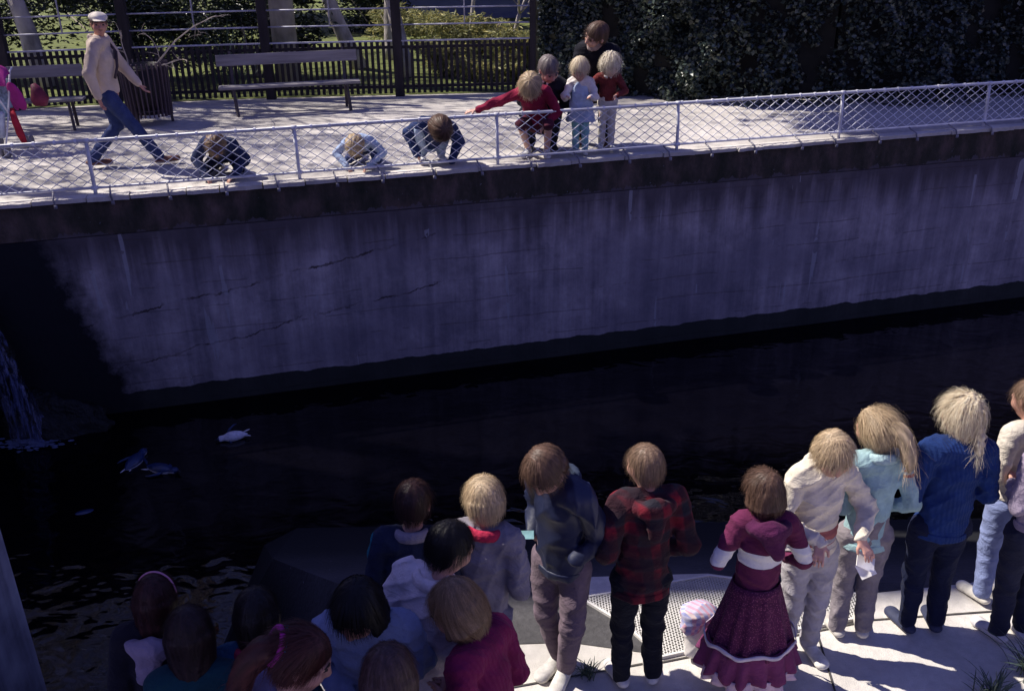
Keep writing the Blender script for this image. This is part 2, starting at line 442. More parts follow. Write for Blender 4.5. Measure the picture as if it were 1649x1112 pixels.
# foot-mat of expanded metal lattice
def lattice():
    t = empty('metal_grating', (1.1, 4.0, 0)); tag(t, 'pale expanded metal lattice laid flat on the terrace between the children', 'grating')
    P = [(.37, 4.20), (.60, 3.97), (.75, 3.73), (1.0, 3.80), (1.93, 4.02), (1.93, 4.20), (1.13, 4.38)]
    P = [(x-1.1, y-4.0) for x, y in P]
    def inside(x, y):
        c = False; k = len(P)
        for i in range(k):
            x1, y1 = P[i]; x2, y2 = P[(i+1) % k]
            if (y1 > y) != (y2 > y) and x < (x2-x1)*(y-y1)/(y2-y1)+x1: c = not c
        return c
    b = MB(); pz = .032; py = .020
    V = []; F = []
    for i in range(-30, 31):
        for j in range(-36, 37):
            for o_ in (0, .5):
                x = (i+o_)*pz; y = (j+o_)*py
                if inside(x, y):
                    for a_, c_ in (((x, y), (x+pz/2, y+py/2)), ((x, y), (x-pz/2, y+py/2))):
                        b.bar((a_[0], a_[1], .014), (c_[0], c_[1], .014), .0105, .004)
    b.build('lattice', simple('galv_pale', (.66, .64, .60), .6, .15, 6, .1), t)
    e = MB()
    for i in range(len(P)):
        e.bar((*P[i], .011), (*P[(i+1) % len(P)], .011), .012, .018)
    e.build('frame', simple('galv_pale', (.6, .58, .55)), t)
    MB().poly([(x, y, .007) for x, y in P]).build('backing', simple('grate_back', (.36, .34, .31), .9), t)
lattice()

# left end of the pool: near pier, rock, waterfall
n = N('pier_concrete'); f = n.math('ADD', n.math('MULTIPLY', n.noise(1, n.map((5, 5, .3)), 5), .6), n.math('MULTIPLY', n.noise(3, None, 5), .4))
n.bump(f, .5, .02); M_pier = n.done(n.ramp(f, [(.38, (.14, .13, .15)), (.52, (.36, .34, .37)), (.62, (.50, .48, .50))]), .9, .2)
pr = tag(MB().box((-5.27, 4.1, -1.3), (3.3, 2.75, 3.8)).build('concrete_pier', M_pier, bevel=.03), 'streaked pale concrete pier rising from the water at the lower left', 'pier')

# ------------------------------------------------------------------ wire fence
M_galv = simple('galvanised', (.56, .56, .60), .45, .2, 9, .15, spec=.5)
fe = empty('wire_fence', wp(5, .13), ANG)
tag(fe, 'low chain-link fence with tubular rails along the top of the pool wall', 'fence')
F0 = Vector(wp(5, .13))
def fl(s, z, n=0): return (s-5, n, z)
H = .60
S0, S1 = -5.5, 25.0
MB().tube([fl(S0, H), fl(S1, H)], .021, 8).build('top_rail', M_galv, fe, True)
MB().tube([fl(S0, .085), fl(S1, .085)], .016, 8).build('bottom_rail', M_galv, fe, True)
posts = [(.84-2.35, .03), (.84, -.02), (3.05, .02), (5.42, .01), (7.78, .05), (10.12, .055), (12.4, .08), (14.8, .05), (17.2, .05), (19.6, .05), (22, .05)]
for s, ln in posts:
    MB().tube([fl(s, .0), fl(s, .1), fl(s-ln*0, .3), fl(s-ln*.3, H-.02)], .021, 8).tube([fl(s-.035, .085), fl(s+.035, .085)], .026, 8).tube([fl(s-ln*.3-.03, H), fl(s-ln*.3+.03, H)], .027, 8).build('post', M_galv, fe, True)
# woven wire: each wire is a zigzag picket interlocking with its neighbour
mb = MB(); px_ = .078; rows = 9; dz = (H-.11)/rows; k = 0
s = S0
while s < 16.5:
    pts = []
    for r_ in range(rows+1):
        side = 1 if (r_+k) % 2 else -1
        z = .098+r_*dz
        x = s+side*px_*.5
        pts.append((x-5, side*.004*(1 if k % 2 else -1), z))
    for a_, c_ in zip(pts[:-1], pts[1:]):
        mb.bar(a_, c_, .0070, .0070)
    s += px_; k += 1
tb = mb; s = S0
while s < 16.5:
    tb.tube([fl(s-.012, H-.0), fl(s+.012, H)], .028, 7); s += .208
mb.build('wire_mesh', simple('wire_zinc', (.66, .66, .70), .5, .15, 9, .1), fe)
# brackets from the bottom rail to the wall edge
rs = random.Random(8)
for i in range(44):
    s = -4.4+.60*i+rs.uniform(-.05, .05); b = MB()
    b.tube([fl(s, .085, 0), fl(s+.01, .05, -.10), fl(s+.015, .03, -.165), fl(s+.03, -.05, -.178)], [.010, .011, .011, .010], 6).box(fl(s+.03, -.05, -.185), (.035, .014, .04))
    b.build('bracket', simple('old_iron', (.22, .21, .24), .6), fe, True)

# ------------------------------------------------------------------ paling fence at the back of the promenade
M_pal = simple('dark_timber', (.022, .018, .022), .85, .4, 5, .4, 40, stretch=(3, 3, .5))
M_rail = simple('pale_pipe', (.34, .34, .42), .5, .3, 6, .1)
pf = empty('paling_fence', (-4.02, 16.13, ZD)); tag(pf, 'dark paling fence with tall posts behind the benches and bin', 'fence')
def pl(x, y, z=0): return (x+4.02, y-16.13, z)
for (x0, y0), (x1, y1) in zip(FB[:-1], FB[1:]):
    L = math.hypot(x1-x0, y1-y0); dx, dy = (x1-x0)/L, (y1-y0)/L; k = int(L/.092)
    b = MB()
    for i in range(k):
        t = (i+.5)/k*L; hh = .88+rs.uniform(-.012, .012)
        rot = Matrix.Rotation(math.atan2(dy, dx), 3, 'Z') @ Matrix.Rotation(rs.uniform(-.012, .012), 3, 'Y')
        b.box(pl(x0+dx*t, y0+dy*t, hh/2+.03), (.052, .016, hh-.04), rot)
    for z in (.16, .80):
        b.bar(pl(x0-dy*-.03, y0+.035, z), pl(x1, y1+.035, z), .05, .045)
    b.build('paling_panel', M_pal, pf)
    b = MB(); b.bar(pl(x0, y0, .905), pl(x1, y1, .905), .045, .022)
    b.build('cap_rail', M_rail, pf)
    for z in (1.16, 1.42, 1.70): MB().tube([pl(x0, y0, z), pl(x1, y1, z)], .014, 6).build('pipe_rail', M_rail, pf, True)
    mx, my = (x0+x1)/2, (y0+y1)/2
    MB().tube([pl(mx, my, 1.16), pl(mx, my, 2.3)], .013, 6).build('stay', M_rail, pf, True)
for i, (x, y) in enumerate(FB[1:]):
    MB().box(pl(x, y+.02, 1.55), (.15 if i < 4 else .10, .13, 3.3)).build('post', M_pal, pf, bevel=.01)

# ------------------------------------------------------------------ benches
M_plank = simple('grey_bench_timber', (.20, .185, .20), .8, .35, 3, .5, 30, stretch=(.4, 6, 6))
M_iron = simple('bench_iron', (.045, .035, .045), .5, .3)
def bench():
    t = empty('park_bench', (0, 0, 0)); tag(t, None, 'bench', 'slatted park benches by the paling fence')
    for y, w_ in ((-.20, .13), (-.04, .13)): MB().box((0, y, .43), (2.15, w_, .035)).build('seat_plank', M_plank, t, bevel=.006)
    MB().box((0, .13, .80), (2.15, .032, .17), Matrix.Rotation(R(-10), 3, 'X')).build('backrest', M_plank, t, bevel=.006)
    for x in (-.86, .86):
        MB().bar((x, -.17, .41), (x+.03, -.24, 0), .035, .05).build('leg', M_iron, t)
        MB().bar((x, -.27, .405), (x, .10, .395), .04, .02).bar((x, .07, .40), (x, .165, .93), .04, .028).bar((x, .06, .42), (x, .14, .0), .04, .04).build('bracket', M_iron, t)
    return t
b2 = bench(); b2.location = (-3.42, 15.0, ZD); b2.rotation_euler = (0, 0, R(14)); b2.scale = (1, 1, 1)
b2['label'] = 'slatted grey bench in full view right of the slatted litter bin'
b1 = copy_tree(b2); b1.location = (-7.25, 13.75, ZD); b1.rotation_euler = (0, 0, R(12))
b1['label'] = 'slatted bench at the left, half hidden by the pushchair and the walking man'

# ------------------------------------------------------------------ litter bin with dead twigs
bn = empty('litter_bin', (-5.36, 14.15, ZD)); tag(bn, 'round slatted brown litter bin stuffed with dead twigs', 'litter bin')
b = MB()
for i in range(30):
    q = 2*math.pi*i/30
    a_ = (.30*math.cos(q), .30*math.sin(q), .13); c_ = (.335*math.cos(q), .335*math.sin(q), .90)
    b.bar(a_, c_, .046, .016, (-math.sin(q), math.cos(q), 0))
b.build('slats', simple('bin_timber', (.075, .055, .068), .8, .3, 4, .4, stretch=(3, 3, .5)), bn)
b = MB()
for z, r_ in ((.22, .285), (.83, .315)):
    b.tube([(r_*math.cos(2*math.pi*i/24), r_*math.sin(2*math.pi*i/24), z) for i in range(25)], .012, 5, False)
b.build('hoop', M_iron, bn, True)
MB().lathe([(.0, .16), (.25, .16), (.275, .86), (.262, .86), (.24, .2), (0, .2)], 24).build('liner', simple('bin_liner', (.03, .025, .03), .6), bn, True)
for q in (.6, 2.6, 4.4): MB().bar((.30*math.cos(q), .30*math.sin(q), .2), (.31*math.cos(q), .31*math.sin(q), 0), .04, .03).build('leg', M_iron, bn)
M_twig = simple('dead_twig', (.42, .36, .30), .85, .3, 10, .4)
def twig(seed, p0, d, L, r0, label, curl=.0, side=5):
    rr = random.Random(seed); b = MB()
    def grow(p, d, L, r_, lv):
        pts = [p]; k = 7
        for i in range(k):
            d = (d+Vector((rr.uniform(-.16, .16), rr.uniform(-.16, .16), rr.uniform(-.12, .10)-curl))).normalized()
            p = p+d*L/k; pts.append(p)
            if lv < 2 and rr.random() < (.5 if lv == 0 else .6):
                e = (d+Vector((rr.uniform(-1, 1), rr.uniform(-1, 1), rr.uniform(-.6, .7)))).normalized()
                grow(p, e, L*rr.uniform(.22, .45), r_*.5, lv+1)
        b.tube(pts, [r_*(1-.75*i/k) for i in range(k+1)], side)
    grow(Vector((0, 0, 0)), Vector(d).normalized(), L, r0, 0)
    o = b.build('dead_branch', M_twig, None, True); o.location = p0
    tag(o, label, 'branch'); return o
twig(4, (-5.2, 14.1, ZD+.80), (.62, .1, .62), 1.25, .016, 'long arching bare twig leaning right out of the litter bin', .10)
twig(9, (-5.15, 14.05, ZD+.84), (.9, .0, .22), .50, .012, 'short spiky bare twig sticking out of the right side of the bin', .03)
twig(12, (-5.55, 14.1, ZD+.80), (.05, .0, 1), .55, .012, 'upright bare twig standing at the left of the bin', .0)

# ------------------------------------------------------------------ pushchair at the left edge
M_mag = simple('magenta_cloth', (.38, .025, .22), .75, .25, 6, .5, 40)
M_red = simple('red_cloth', (.42, .02, .04), .8, .3, 8, .5)
M_tubeW = simple('white_tube', (.6, .6, .66), .4, .1)
M_fl = simple('pale_blue_print', (.25, .34, .42), .85, .6, 22, .4)
pc = empty('pushchair', (-6.72, 12.35, ZD)); tag(pc, 'folding pushchair with magenta hood at the left edge', 'pushchair')
V = []; F = []
for i in range(9):
    for j in range(9):
        a_ = math.pi*i/8*.62; q = -1.35+2.7*j/8
        V.append((.30*math.sin(q)*math.cos(a_*.3)+.02, -.22*math.cos(a_)+.05+.05*math.sin(q*2), .86+.26*math.sin(a_)*math.cos(q)**.5 if abs(q) < 1.5 else .8))
for i in range(8):
    for j in range(8): F.append((i*9+j, i*9+j+1, (i+1)*9+j+1, (i+1)*9+j))
hd = npmesh('hood', np.array(V), np.array(F), M_mag, pc); md = hd.modifiers.new('s', 'SOLIDIFY'); md.thickness = .02; sb = hd.modifiers.new('ss', 'SUBSURF'); sb.levels = 1; sb.render_levels = 2
for sx in (-.2, .22):
    MB().tube([(sx, -.35, .06), (sx, -.05, .5), (sx, .22, 1.0), (sx, .30, 1.04)], .012, 7).tube([(sx, .3, .06), (sx, .0, .45), (sx, -.25, .78)], .012, 7).build('frame_tube', M_tubeW, pc, True)
    for y in (-.35, .3):
        for d_ in (-.035, .035):
            MB().lathe([(.0, -.012), (.05, -.014), (.075, -.012), (.075, .012), (.05, .014), (0, .012)], 18).build('wheel', simple('wheel_grey', (.20, .19, .22), .6), pc, True)
            w_ = COL.objects[-1]; w_.rotation_euler = (0, math.pi/2, 0); w_.location = (sx+d_, y, .076)
b = MB(); b.box((.0, .02, .42), (.36, .34, .03), Matrix.Rotation(R(-12), 3, 'X')).box((0, .2, .66), (.36, .03, .5), Matrix.Rotation(R(-18), 3, 'X')); b.build('seat', M_fl, pc, bevel=.012)
MB().tube([(.235, .02, .55), (.30, -.08, .42), (.34, -.10, .25), (.38, -.12, .14)], [.03, .045, .05, .035], 8).build('strap', M_red, pc, True)
V = []
hc = MB().box((.30, .10, .70), (.20, .05, .46), Matrix.Rotation(-.38, 3, 'Y')).box((.24, .12, .66), (.12, .05, .36), Matrix.Rotation(-.15, 3, 'Y')).build('hanging_cloth', M_mag, pc, True); hc.modifiers.new('s', 'SUBSURF').render_levels = 2; hc.modifiers[0].levels = 2
bg_ = MB().tube([(0, 0, .24), (.03, 0, .16), (.05, 0, .05), (.04, 0, -.03)], [.03, .075, .115, .085], 12).build('shoulder_bag', simple('dark_red_bag', (.13, .012, .04), .6, .4, 9, .5), None, True)
bg_.location = (-6.16, 12.42, ZD+.62); tag(bg_, 'dark red bag slung from the handle of the pushchair', 'bag')
cl = MB().box((0, 0, 0), (.16, .10, .34), Matrix.Rotation(.15, 3, 'Y')).build('changing_bag', simple('pale_bag', (.45, .50, .6), .8, .3, 8, .6), None, True, bevel=.03)
cl.location = (-6.62, 12.22, ZD+.38); tag(cl, 'pale blue padded bag hanging low on the pushchair', 'bag')
# ------------------------------------------------------------------ vegetation
def leafmat(name, c, trans=.25, rough=.45, var=.5):
    if name in _mc: return _mc[name]
    n = N(name); geo = n.t.nodes.new('ShaderNodeNewGeometry')
    col = n.ramp(geo.outputs['Random Per Island'], [(.0, tuple(k*(1-var) for k in c)), (.6, c), (1., (min(1, c[0]*(1+var*1.6)), min(1, c[1]*(1+var)), c[2]*(1+var*.4)))])
    n.lk(col, n.b.inputs['Base Color']); n.b.inputs['Roughness'].default_value = rough
    n.b.inputs['Specular IOR Level'].default_value = .5
    tr = n.t.nodes.new('ShaderNodeBsdfTranslucent'); n.lk(col, tr.inputs[0])
    mx = n.t.nodes.new('ShaderNodeMixShader'); mx.inputs[0].default_value = trans
    n.lk(n.b.outputs[0], mx.inputs[1]); n.lk(tr.outputs[0], mx.inputs[2]); n.lk(mx.outputs[0], n.out.inputs[0])
    _mc[name] = n.m; return n.m
def leaves(P, size, aspect=.5, droop=0, seed=0):
    """small bent leaves: 2 quads each"""
    g = np.random.default_rng(seed); n = len(P)
    d = g.normal(size=(n, 3)); d[:, 2] = d[:, 2]*.5-droop; d /= np.linalg.norm(d, axis=1)[:, None]
    u_ = g.normal(size=(n, 3)); s_ = np.cross(d, u_); s_ /= np.linalg.norm(s_, axis=1)[:, None]
    nn = np.cross(s_, d)
    L = size*g.uniform(.6, 1.3, n)[:, None]; W_ = L*aspect*.5
    a = P; m = P+d*L*.5+nn*L*.08; e = P+d*L
    V = np.stack([a, m+s_*W_, e, m-s_*W_], 1).reshape(-1, 3)
    F = np.arange(n*4).reshape(n, 4)
    return V, F
def blobpts(n, c, r, seed=0, shell=.55, lump=5, lumps=14):
    """points in an uneven crown: union of lumps inside an ellipsoid"""
    g = np.random.default_rng(seed); c = np.array(c); r = np.array(r)
    lc = g.normal(size=(lumps, 3)); lc /= np.linalg.norm(lc, axis=1)[:, None]; lc *= g.uniform(.25, .85, lumps)[:, None]
    lr = g.uniform(.22, .45, lumps)
    k = g.integers(0, lumps, n); d = g.normal(size=(n, 3)); d /= np.linalg.norm(d, axis=1)[:, None]
    p = lc[k]+d*(lr[k]*g.uniform(shell, 1.02, n))[:, None]
    return c+p*r
def bush(name, c, r, n, size, mat, label, cat='bush', group=None, seed=0, asp=.5, stem=True, droop=0, lumps=14):
    t = empty(name, (c[0], c[1], c[2]-r[2])); tag(t, label, cat, group)
    P = blobpts(n, (0, 0, r[2]), r, seed, lumps=lumps); P = P[P[:, 2] > .01]
    V, F = leaves(P, size, asp, droop, seed); npmesh('foliage', V, F, mat, t, False)
    if stem:
        b = MB(); rr = random.Random(seed)
        for i in range(6):
            e = Vector((rr.uniform(-.6, .6)*r[0], rr.uniform(-.6, .6)*r[1], rr.uniform(.9, 1.6)*r[2]))
            b.tube([(0, 0, 0), e*.4+Vector((rr.uniform(-.1, .1), 0, 0)), e], [.03, .02, .008], 5)
        b.build('stem', M_twig, t, True)
    return t
M_bark = simple('mottled_bark', (.40, .36, .33), .9, .5, 3.2, .8, 14, bd=.03, stretch=(1, 1, .5))
def baretree(name, base, h, r0, seed, label, lean=(0, 0), lv=5, spread=.55, leafy=0, mat=None, first=.35, trunkbend=.1, cat='tree', group=None):
    rr = random.Random(seed); t = empty(name, base); tag(t, label, cat, group)
    tr = MB(); br = MB(); tips = []
    def grow(b, p, d, L, r_, l):
        k = 5; pts = [p]; rs_ = [r_]
        for i in range(k):
            d = (d+Vector((rr.uniform(-trunkbend, trunkbend), rr.uniform(-trunkbend, trunkbend), rr.uniform(-.03, .08)))).normalized()
            p = p+d*L/k; pts.append(p); rs_.append(r_*(1-.35*(i+1)/k))
        b.tube(pts, rs_, 9 if l == 0 else (6 if l < 3 else 3), l == 0)
        if l >= lv: tips.append(p); return
        m = 3 if l < 2 else (3 if rr.random() < .6 else 2)
        for j in range(m):
            q = 2*math.pi*(j+rr.random()*.7)/m
            x = d.cross(Vector((.3, .2, 1))).normalized(); y = d.cross(x)
            sp = spread*rr.uniform(.7, 1.35)
            e = (d+(x*math.cos(q)+y*math.sin(q))*sp).normalized()
            grow(br, p, e, L*rr.uniform(.62, .82), max(.011, rs_[-1]*rr.uniform(.58, .74)), l+1)
        if l > 0:
            for _ in range(2):
                i = rr.randrange(1, k); e = (d+Vector((rr.uniform(-1, 1), rr.uniform(-1, 1), rr.uniform(-.2, .8)))).normalized()
                grow(br, pts[i], e, L*.45, max(.010, rs_[i]*.4), max(l+2, lv-1) if l+2 <= lv else lv)
    grow(tr, Vector((0, 0, 0)), Vector((lean[0], lean[1], 1)).normalized(), h*first, r0, 0)
    tr.build('trunk', mat or M_bark, t, True); br.build('limbs', mat or M_bark, t, True)
    if leafy:
        T = np.array([list(x) for x in tips]); g = np.random.default_rng(seed)
        P = T[g.integers(0, len(T), leafy)]+g.normal(size=(leafy, 3))*h*.035
        V, F = leaves(P, .15, .6, 0, seed); npmesh('crown', V, F, leafmat('ever_leaf', (.03, .05, .02)), t, False)
    return t
# bare plane trees left of and behind the benches: their branch shadows dapple the promenade
baretree('plane_tree', (-10.2, 15.6, ZD), 11.5, .20, 5, 'bare tree outside the left edge whose branches shade the benches', (.1, 0), 5, .6, group=None)
baretree('plane_tree', (-12.5, 19.0, ZD), 13.5, .24, 8, 'tall thinly leaved tree in the garden far left behind the fence', (.15, 0), 5, .6, 2600)
baretree('plane_tree', (-15.0, 17.0, ZD), 13, .22, 13, 'bare tree farthest left beside the promenade', (.2, 0), 5, .6)
baretree('plane_tree', (-9.8, 18.3, ZD), 11.0, .18, 51, 'bare tree behind the fence beyond the upper left corner', (.05, -.1), 6, .6, first=.3)
baretree('plane_tree', (-13.2, 15.2, ZD), 12.5, .2, 53, 'thinly leaved tree second from the wall past the left edge', (.1, 0), 5, .6, 2600, first=.3)
# garden behind the paling fence
baretree('garden_tree', (-8.55, 17.7, ZD), 8.5, .20, 21, 'mottled pale trunk behind the walking man at the left', (-.10, .05), 6, .62, first=.20)
baretree('plane_tree', (-11.8, 14.4, ZD), 8.0, .17, 35, 'bare tree nearest the wall past the left edge', (.1, 0), 6, .6, first=.3)
baretree('garden_tree', (-3.0, 19.6, ZD), 7, .17, 22, 'leaning pale trunk behind the bench, left of the twin trunks', (-.55, 0), 4, .5, first=.35)
baretree('garden_tree', (-1.95, 18.4, ZD), 7, .15, 23, 'slim forked trunk just left of the middle fence post', (-.2, 0), 4, .5, first=.30)
baretree('garden_tree', (-2.5, 21.0, ZD), 8, .20, 31, 'thick pale trunk with a side limb behind the bench', (.12, 0), 4, .6, first=.18)
baretree('garden_tree', (-.9, 22.2, ZD), 6, .06, 24, 'thin pale sapling among the yellow-green shrubs', (.05, 0), 4, .5, first=.22)
baretree('garden_tree', (.1, 22.2, ZD), 6, .07, 26, 'pale forked sapling near the corner post of the paling fence', (.12, 0), 4, .6, first=.14)
LB = leafmat('sunny_leaf', (.30, .31, .13), .3, .6)
LD = leafmat('dark_leaf', (.018, .032, .016), .1, .4)
LM = leafmat('mid_leaf', (.06, .09, .03), .25, .5)
gs = [((-.75, 21.2, ZD+.55), (1.1, .6, .62)), ((.35, 19.6, ZD+.40), (.8, .5, .45)), ((-1.2, 18.6, ZD+.32), (.7, .4, .38)), ((1.2, 21.8, ZD+.6), (1.0, .6, .7)), ((-2.4, 23.0, ZD+.45), (1.0, .6, .55)), ((-.2, 17.9, ZD+.22), (.9, .35, .28))]
gl = ['feathery yellow-green shrub behind the middle of the paling fence', 'low bright shrub seen through the palings near the corner post', 'low sunlit shrub just right of the middle fence post', 'bright shrub under the blue building beside the hedge', 'sunlit shrub behind the thick pale trunk', 'flat sunlit ground shrub close behind the palings']
for i, ((c, r)) in enumerate(gs):
    bush('garden_shrub', c, r, 4200, .13, LB, gl[i], 'shrub', 'yellow-green garden shrubs behind the palings', 40+i, .22, droop=.2)
ds = [((-7.2, 18.6, ZD+1.1), (1.7, .9, 1.3), 'dark evergreen bush behind the walking man'), ((-4.9, 18.8, ZD+.95), (1.6, .8, 1.15), 'dark bush between the bin and the bench, behind the palings'), ((-10.2, 18.9, ZD+1.2), (2.6, 1.0, 1.5), 'large dark bush at the far left behind the pushchair'),
      ((-8.2, 22.0, ZD+1.5), (4.6, 1.6, 2.1), 'broad dark bush deep in the garden on the left'), ((-3.3, 26.5, ZD+.9), (2.2, 1.0, 1.2), 'dark bush deep in the garden behind the tree trunks')]
for i, (c, r, l) in enumerate(ds): bush('dark_bush', c, r, 7000, .13, LD, l, 'bush', 'dark bushes behind the palings', 60+i, .35)
# strap-leaved plant right of the walking man
def strap(name, loc, n, L, w_, mat, label, seed, spread=1.0, cat='plant'):
    g = random.Random(seed); V = []; F = []
    for i in range(n):
        q = g.uniform(0, 2*math.pi); l = L*g.uniform(.6, 1.15); out = g.uniform(.15, .8)*spread; bw = w_*g.uniform(.6, 1.2)
        bx, by = g.gauss(0, .12*L*spread), g.gauss(0, .12*L*spread); sx_, sy_ = -math.sin(q), math.cos(q)
        b = len(V); k = 6
        for j in range(k+1):
            t = j/k; rr = l*out*t*(.5+.5*t); z = l*(t-.45*out*t*t*1.2); ww = bw*(1-t)**.6*(.6+.4*t) + .0006
            cx, cy = bx+math.cos(q)*rr, by+math.sin(q)*rr
            V += [(cx+sx_*ww, cy+sy_*ww, max(z, .002)), (cx-sx_*ww, cy-sy_*ww, max(z, .002))]
        for j in range(k): F.append((b+2*j, b+2*j+1, b+2*j+3, b+2*j+2))
    o = npmesh(name, np.array(V), np.array(F), mat, None, False); o.location = loc; tag(o, label, cat); return o
strap('flax_plant', (-5.0, 17.4, ZD), 70, 1.25, .018, leafmat('flax_leaf', (.07, .11, .09), .15), 'strap-leaved blue-green plant behind the palings above the bench', 3)
M_gr = leafmat('grass_leaf', (.085, .125, .10), .35)
strap('grass_tuft', (2.62, 3.56, 0), 240, .26, .006, M_gr, 'clump of blurred green grass in the lower right corner', 5, 1.1)
strap('grass_tuft', (2.32, 3.42, 0), 90, .18, .005, M_gr, 'smaller grass clump left of the corner clump at the lower right', 6, 1.1)
strap('grass_tuft', (.36, 3.62, 0), 60, .10, .004, M_gr, 'little weed tuft growing between the jacket child and the plaid-jacket child', 7, 1.3)
# blue-grey building beyond the garden
bd = empty('garden_building', (1.2, 30, ZD)); tag(bd, 'blue-grey weatherboard building beyond the garden, left of the hedge', 'building')
n = N('weatherboard'); o = n.xyz(); fr = n.math('FRACT', n.math('MULTIPLY', o[2], 6)); n.bump(fr, .8, .03)
M_wb = n.done(n.ramp(n.noise(2), [(.3, (.16, .18, .30)), (.7, (.21, .23, .36))]), .7)
MB().box((0, 3, 2.2), (9.5, 6, 4.4)).build('wall', M_wb, bd)
M_win = simple('window_glass', (.02, .025, .035), .08, .1, 3, 0, spec=.8); M_wf = simple('window_frame', (.42, .44, .55), .6)
for x in (-3.4, -.9, 1.6):
    f = MB().box((x, -.03, 1.9), (1.1, .06, 1.3)).build('window', M_wf, bd); MB().box((x, -.055, 1.9), (.92, .03, 1.12)).build('pane', M_win, f)
b = MB(); b.poly([(-5.2, -.5, 4.35), (5.2, -.5, 4.35), (5.2, 3, 6.2), (-5.2, 3, 6.2)]).poly([(-5.2, 6.5, 4.35), (-5.2, 3, 6.2), (5.2, 3, 6.2), (5.2, 6.5, 4.35)]).poly([(-5.2, -.5, 4.35), (-5.2, 3, 6.2), (-5.2, 6.5, 4.35)]).poly([(5.2, -.5, 4.35), (5.2, 6.5, 4.35), (5.2, 3, 6.2)]); b.build('roof', simple('dark_roof', (.05, .05, .06), .8), bd)

# ivy hedge along the right of the promenade: a dense leafy wall
hg = empty('hedge', (5.0, 15.5, ZD)); tag(hg, 'tall dark ivy-covered hedge behind the wire fence on the right', 'hedge')
g = np.random.default_rng(5)
path = np.array([(.55, 16.55), (1.3, 16.0), (2.42, 15.35), (5.1, 14.55), (8.0, 14.95), (11, 15.6), (16, 16.5)])
seg = np.linalg.norm(np.diff(path, axis=0), axis=1); cum = np.concatenate([[0], np.cumsum(seg)])
n_ = 95000; s_ = g.uniform(0, cum[-1], n_); s_ = np.where(g.random(n_) < .35, g.uniform(0, 3.0, n_), s_)
hx = np.interp(s_, cum, path[:, 0]); hy = np.interp(s_, cum, path[:, 1])
z_ = g.uniform(0, 1, n_)**.9*3.2
lump = .22*np.sin(s_*2.1+z_*1.3)+.16*np.sin(s_*5.3-z_*3.1+1)+.10*np.sin(s_*11+z_*7)
dep = -lump+np.abs(g.normal(0, .13, n_))
gap = (np.sin(s_*7.7+z_*2.9)*np.sin(z_*6.1-s_*3.3) > .62) & (g.random(n_) < .85)
P = np.stack([hx-5.0, hy+dep+.15-15.5, z_], 1)[~gap]
V, F = leaves(P, .075, .8, .5, 9); npmesh('foliage', V, F, leafmat('ivy_leaf', (.050, .072, .066), .10, .28, .8), hg, False)
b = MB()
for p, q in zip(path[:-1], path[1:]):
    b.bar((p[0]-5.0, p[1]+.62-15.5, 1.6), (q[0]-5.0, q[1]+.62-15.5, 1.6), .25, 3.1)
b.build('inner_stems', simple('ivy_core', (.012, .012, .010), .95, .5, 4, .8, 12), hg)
# tall evergreens behind everything: dark against the water's reflection
def evergreen(base, h, r, seed, label, n=5200, size=.42):
    t = empty('evergreen_tree', base); tag(t, label, 'tree', 'tall evergreens round the pool')
    MB().tube([(0, 0, 0), (0.1, 0, h*.5), (0, 0, h*.95)], [.3, .2, .05], 7).build('trunk', M_bark, t, True)
    g = np.random.default_rng(seed); u_ = g.uniform(0, 1, n); zz = h*(.18+.82*u_)
    rad = r*(1-u_)**.55*(.75+.25*np.sin(u_*26+seed)); q = g.uniform(0, 2*math.pi, n); rr = rad*g.uniform(.55, 1.05, n)
    P = np.stack([rr*np.cos(q), rr*np.sin(q), zz], 1)
    V, F = leaves(P, size, .5, .6, seed); npmesh('crown', V, F, LD, t, False); return t
for i, (x, y, h, r) in enumerate([(-7, 29, 9.5, 3.2), (-2.2, 34, 12, 4.0), (3.5, 24, 12.5, 3.2), (8.0, 22, 12.0, 3.2), (12.5, 23, 13, 3.6), (17, 25, 14, 4), (-13, 33, 10, 3.5)]):
    evergreen((x, y, ZD), h, r, 80+i, ['evergreen behind the dark bushes, rising out of the top left', 'evergreen behind the tree trunks, rising out of the top', 'evergreen behind the left end of the hedge', 'evergreen behind the middle of the hedge', 'evergreen behind the right of the hedge', 'evergreen past the right edge behind the hedge', 'evergreen past the left edge behind the garden'][i])

def highpine(base, z0, z1, r, seed, label, n=9000, size=.34, lean=0):
    t = empty('pine_tree', base); tag(t, label, 'tree', 'tall evergreens round the pool')
    MB().tube([(0, 0, 0), (lean*.3, 0, z0*.4), (lean*.7, 0, z0), (lean, 0, z1)], [.24, .19, .15, .04], 9).build('trunk', M_bark, t, True)
    P = blobpts(n, (lean*.9, 0, (z0+z1)/2), (r, r, (z1-z0)/2), seed, .3, lumps=26)
    V, F = leaves(P, size, .5, .3, seed); npmesh('crown', V, F, LD, t, False); return t
highpine((-4.1, 17.9, ZD), 10.6, 19.5, 3.0, 7, 'pine with a leaning grey trunk behind the bench, its crown above the picture')
highpine((-10.9, 12.05, ZD), 9.6, 18.0, 1.05, 8, 'unseen narrow pine added past the left edge to shade the ramp foot', 6000, .3)  # out-of-view crown added to block a sunlit strip above the waterline
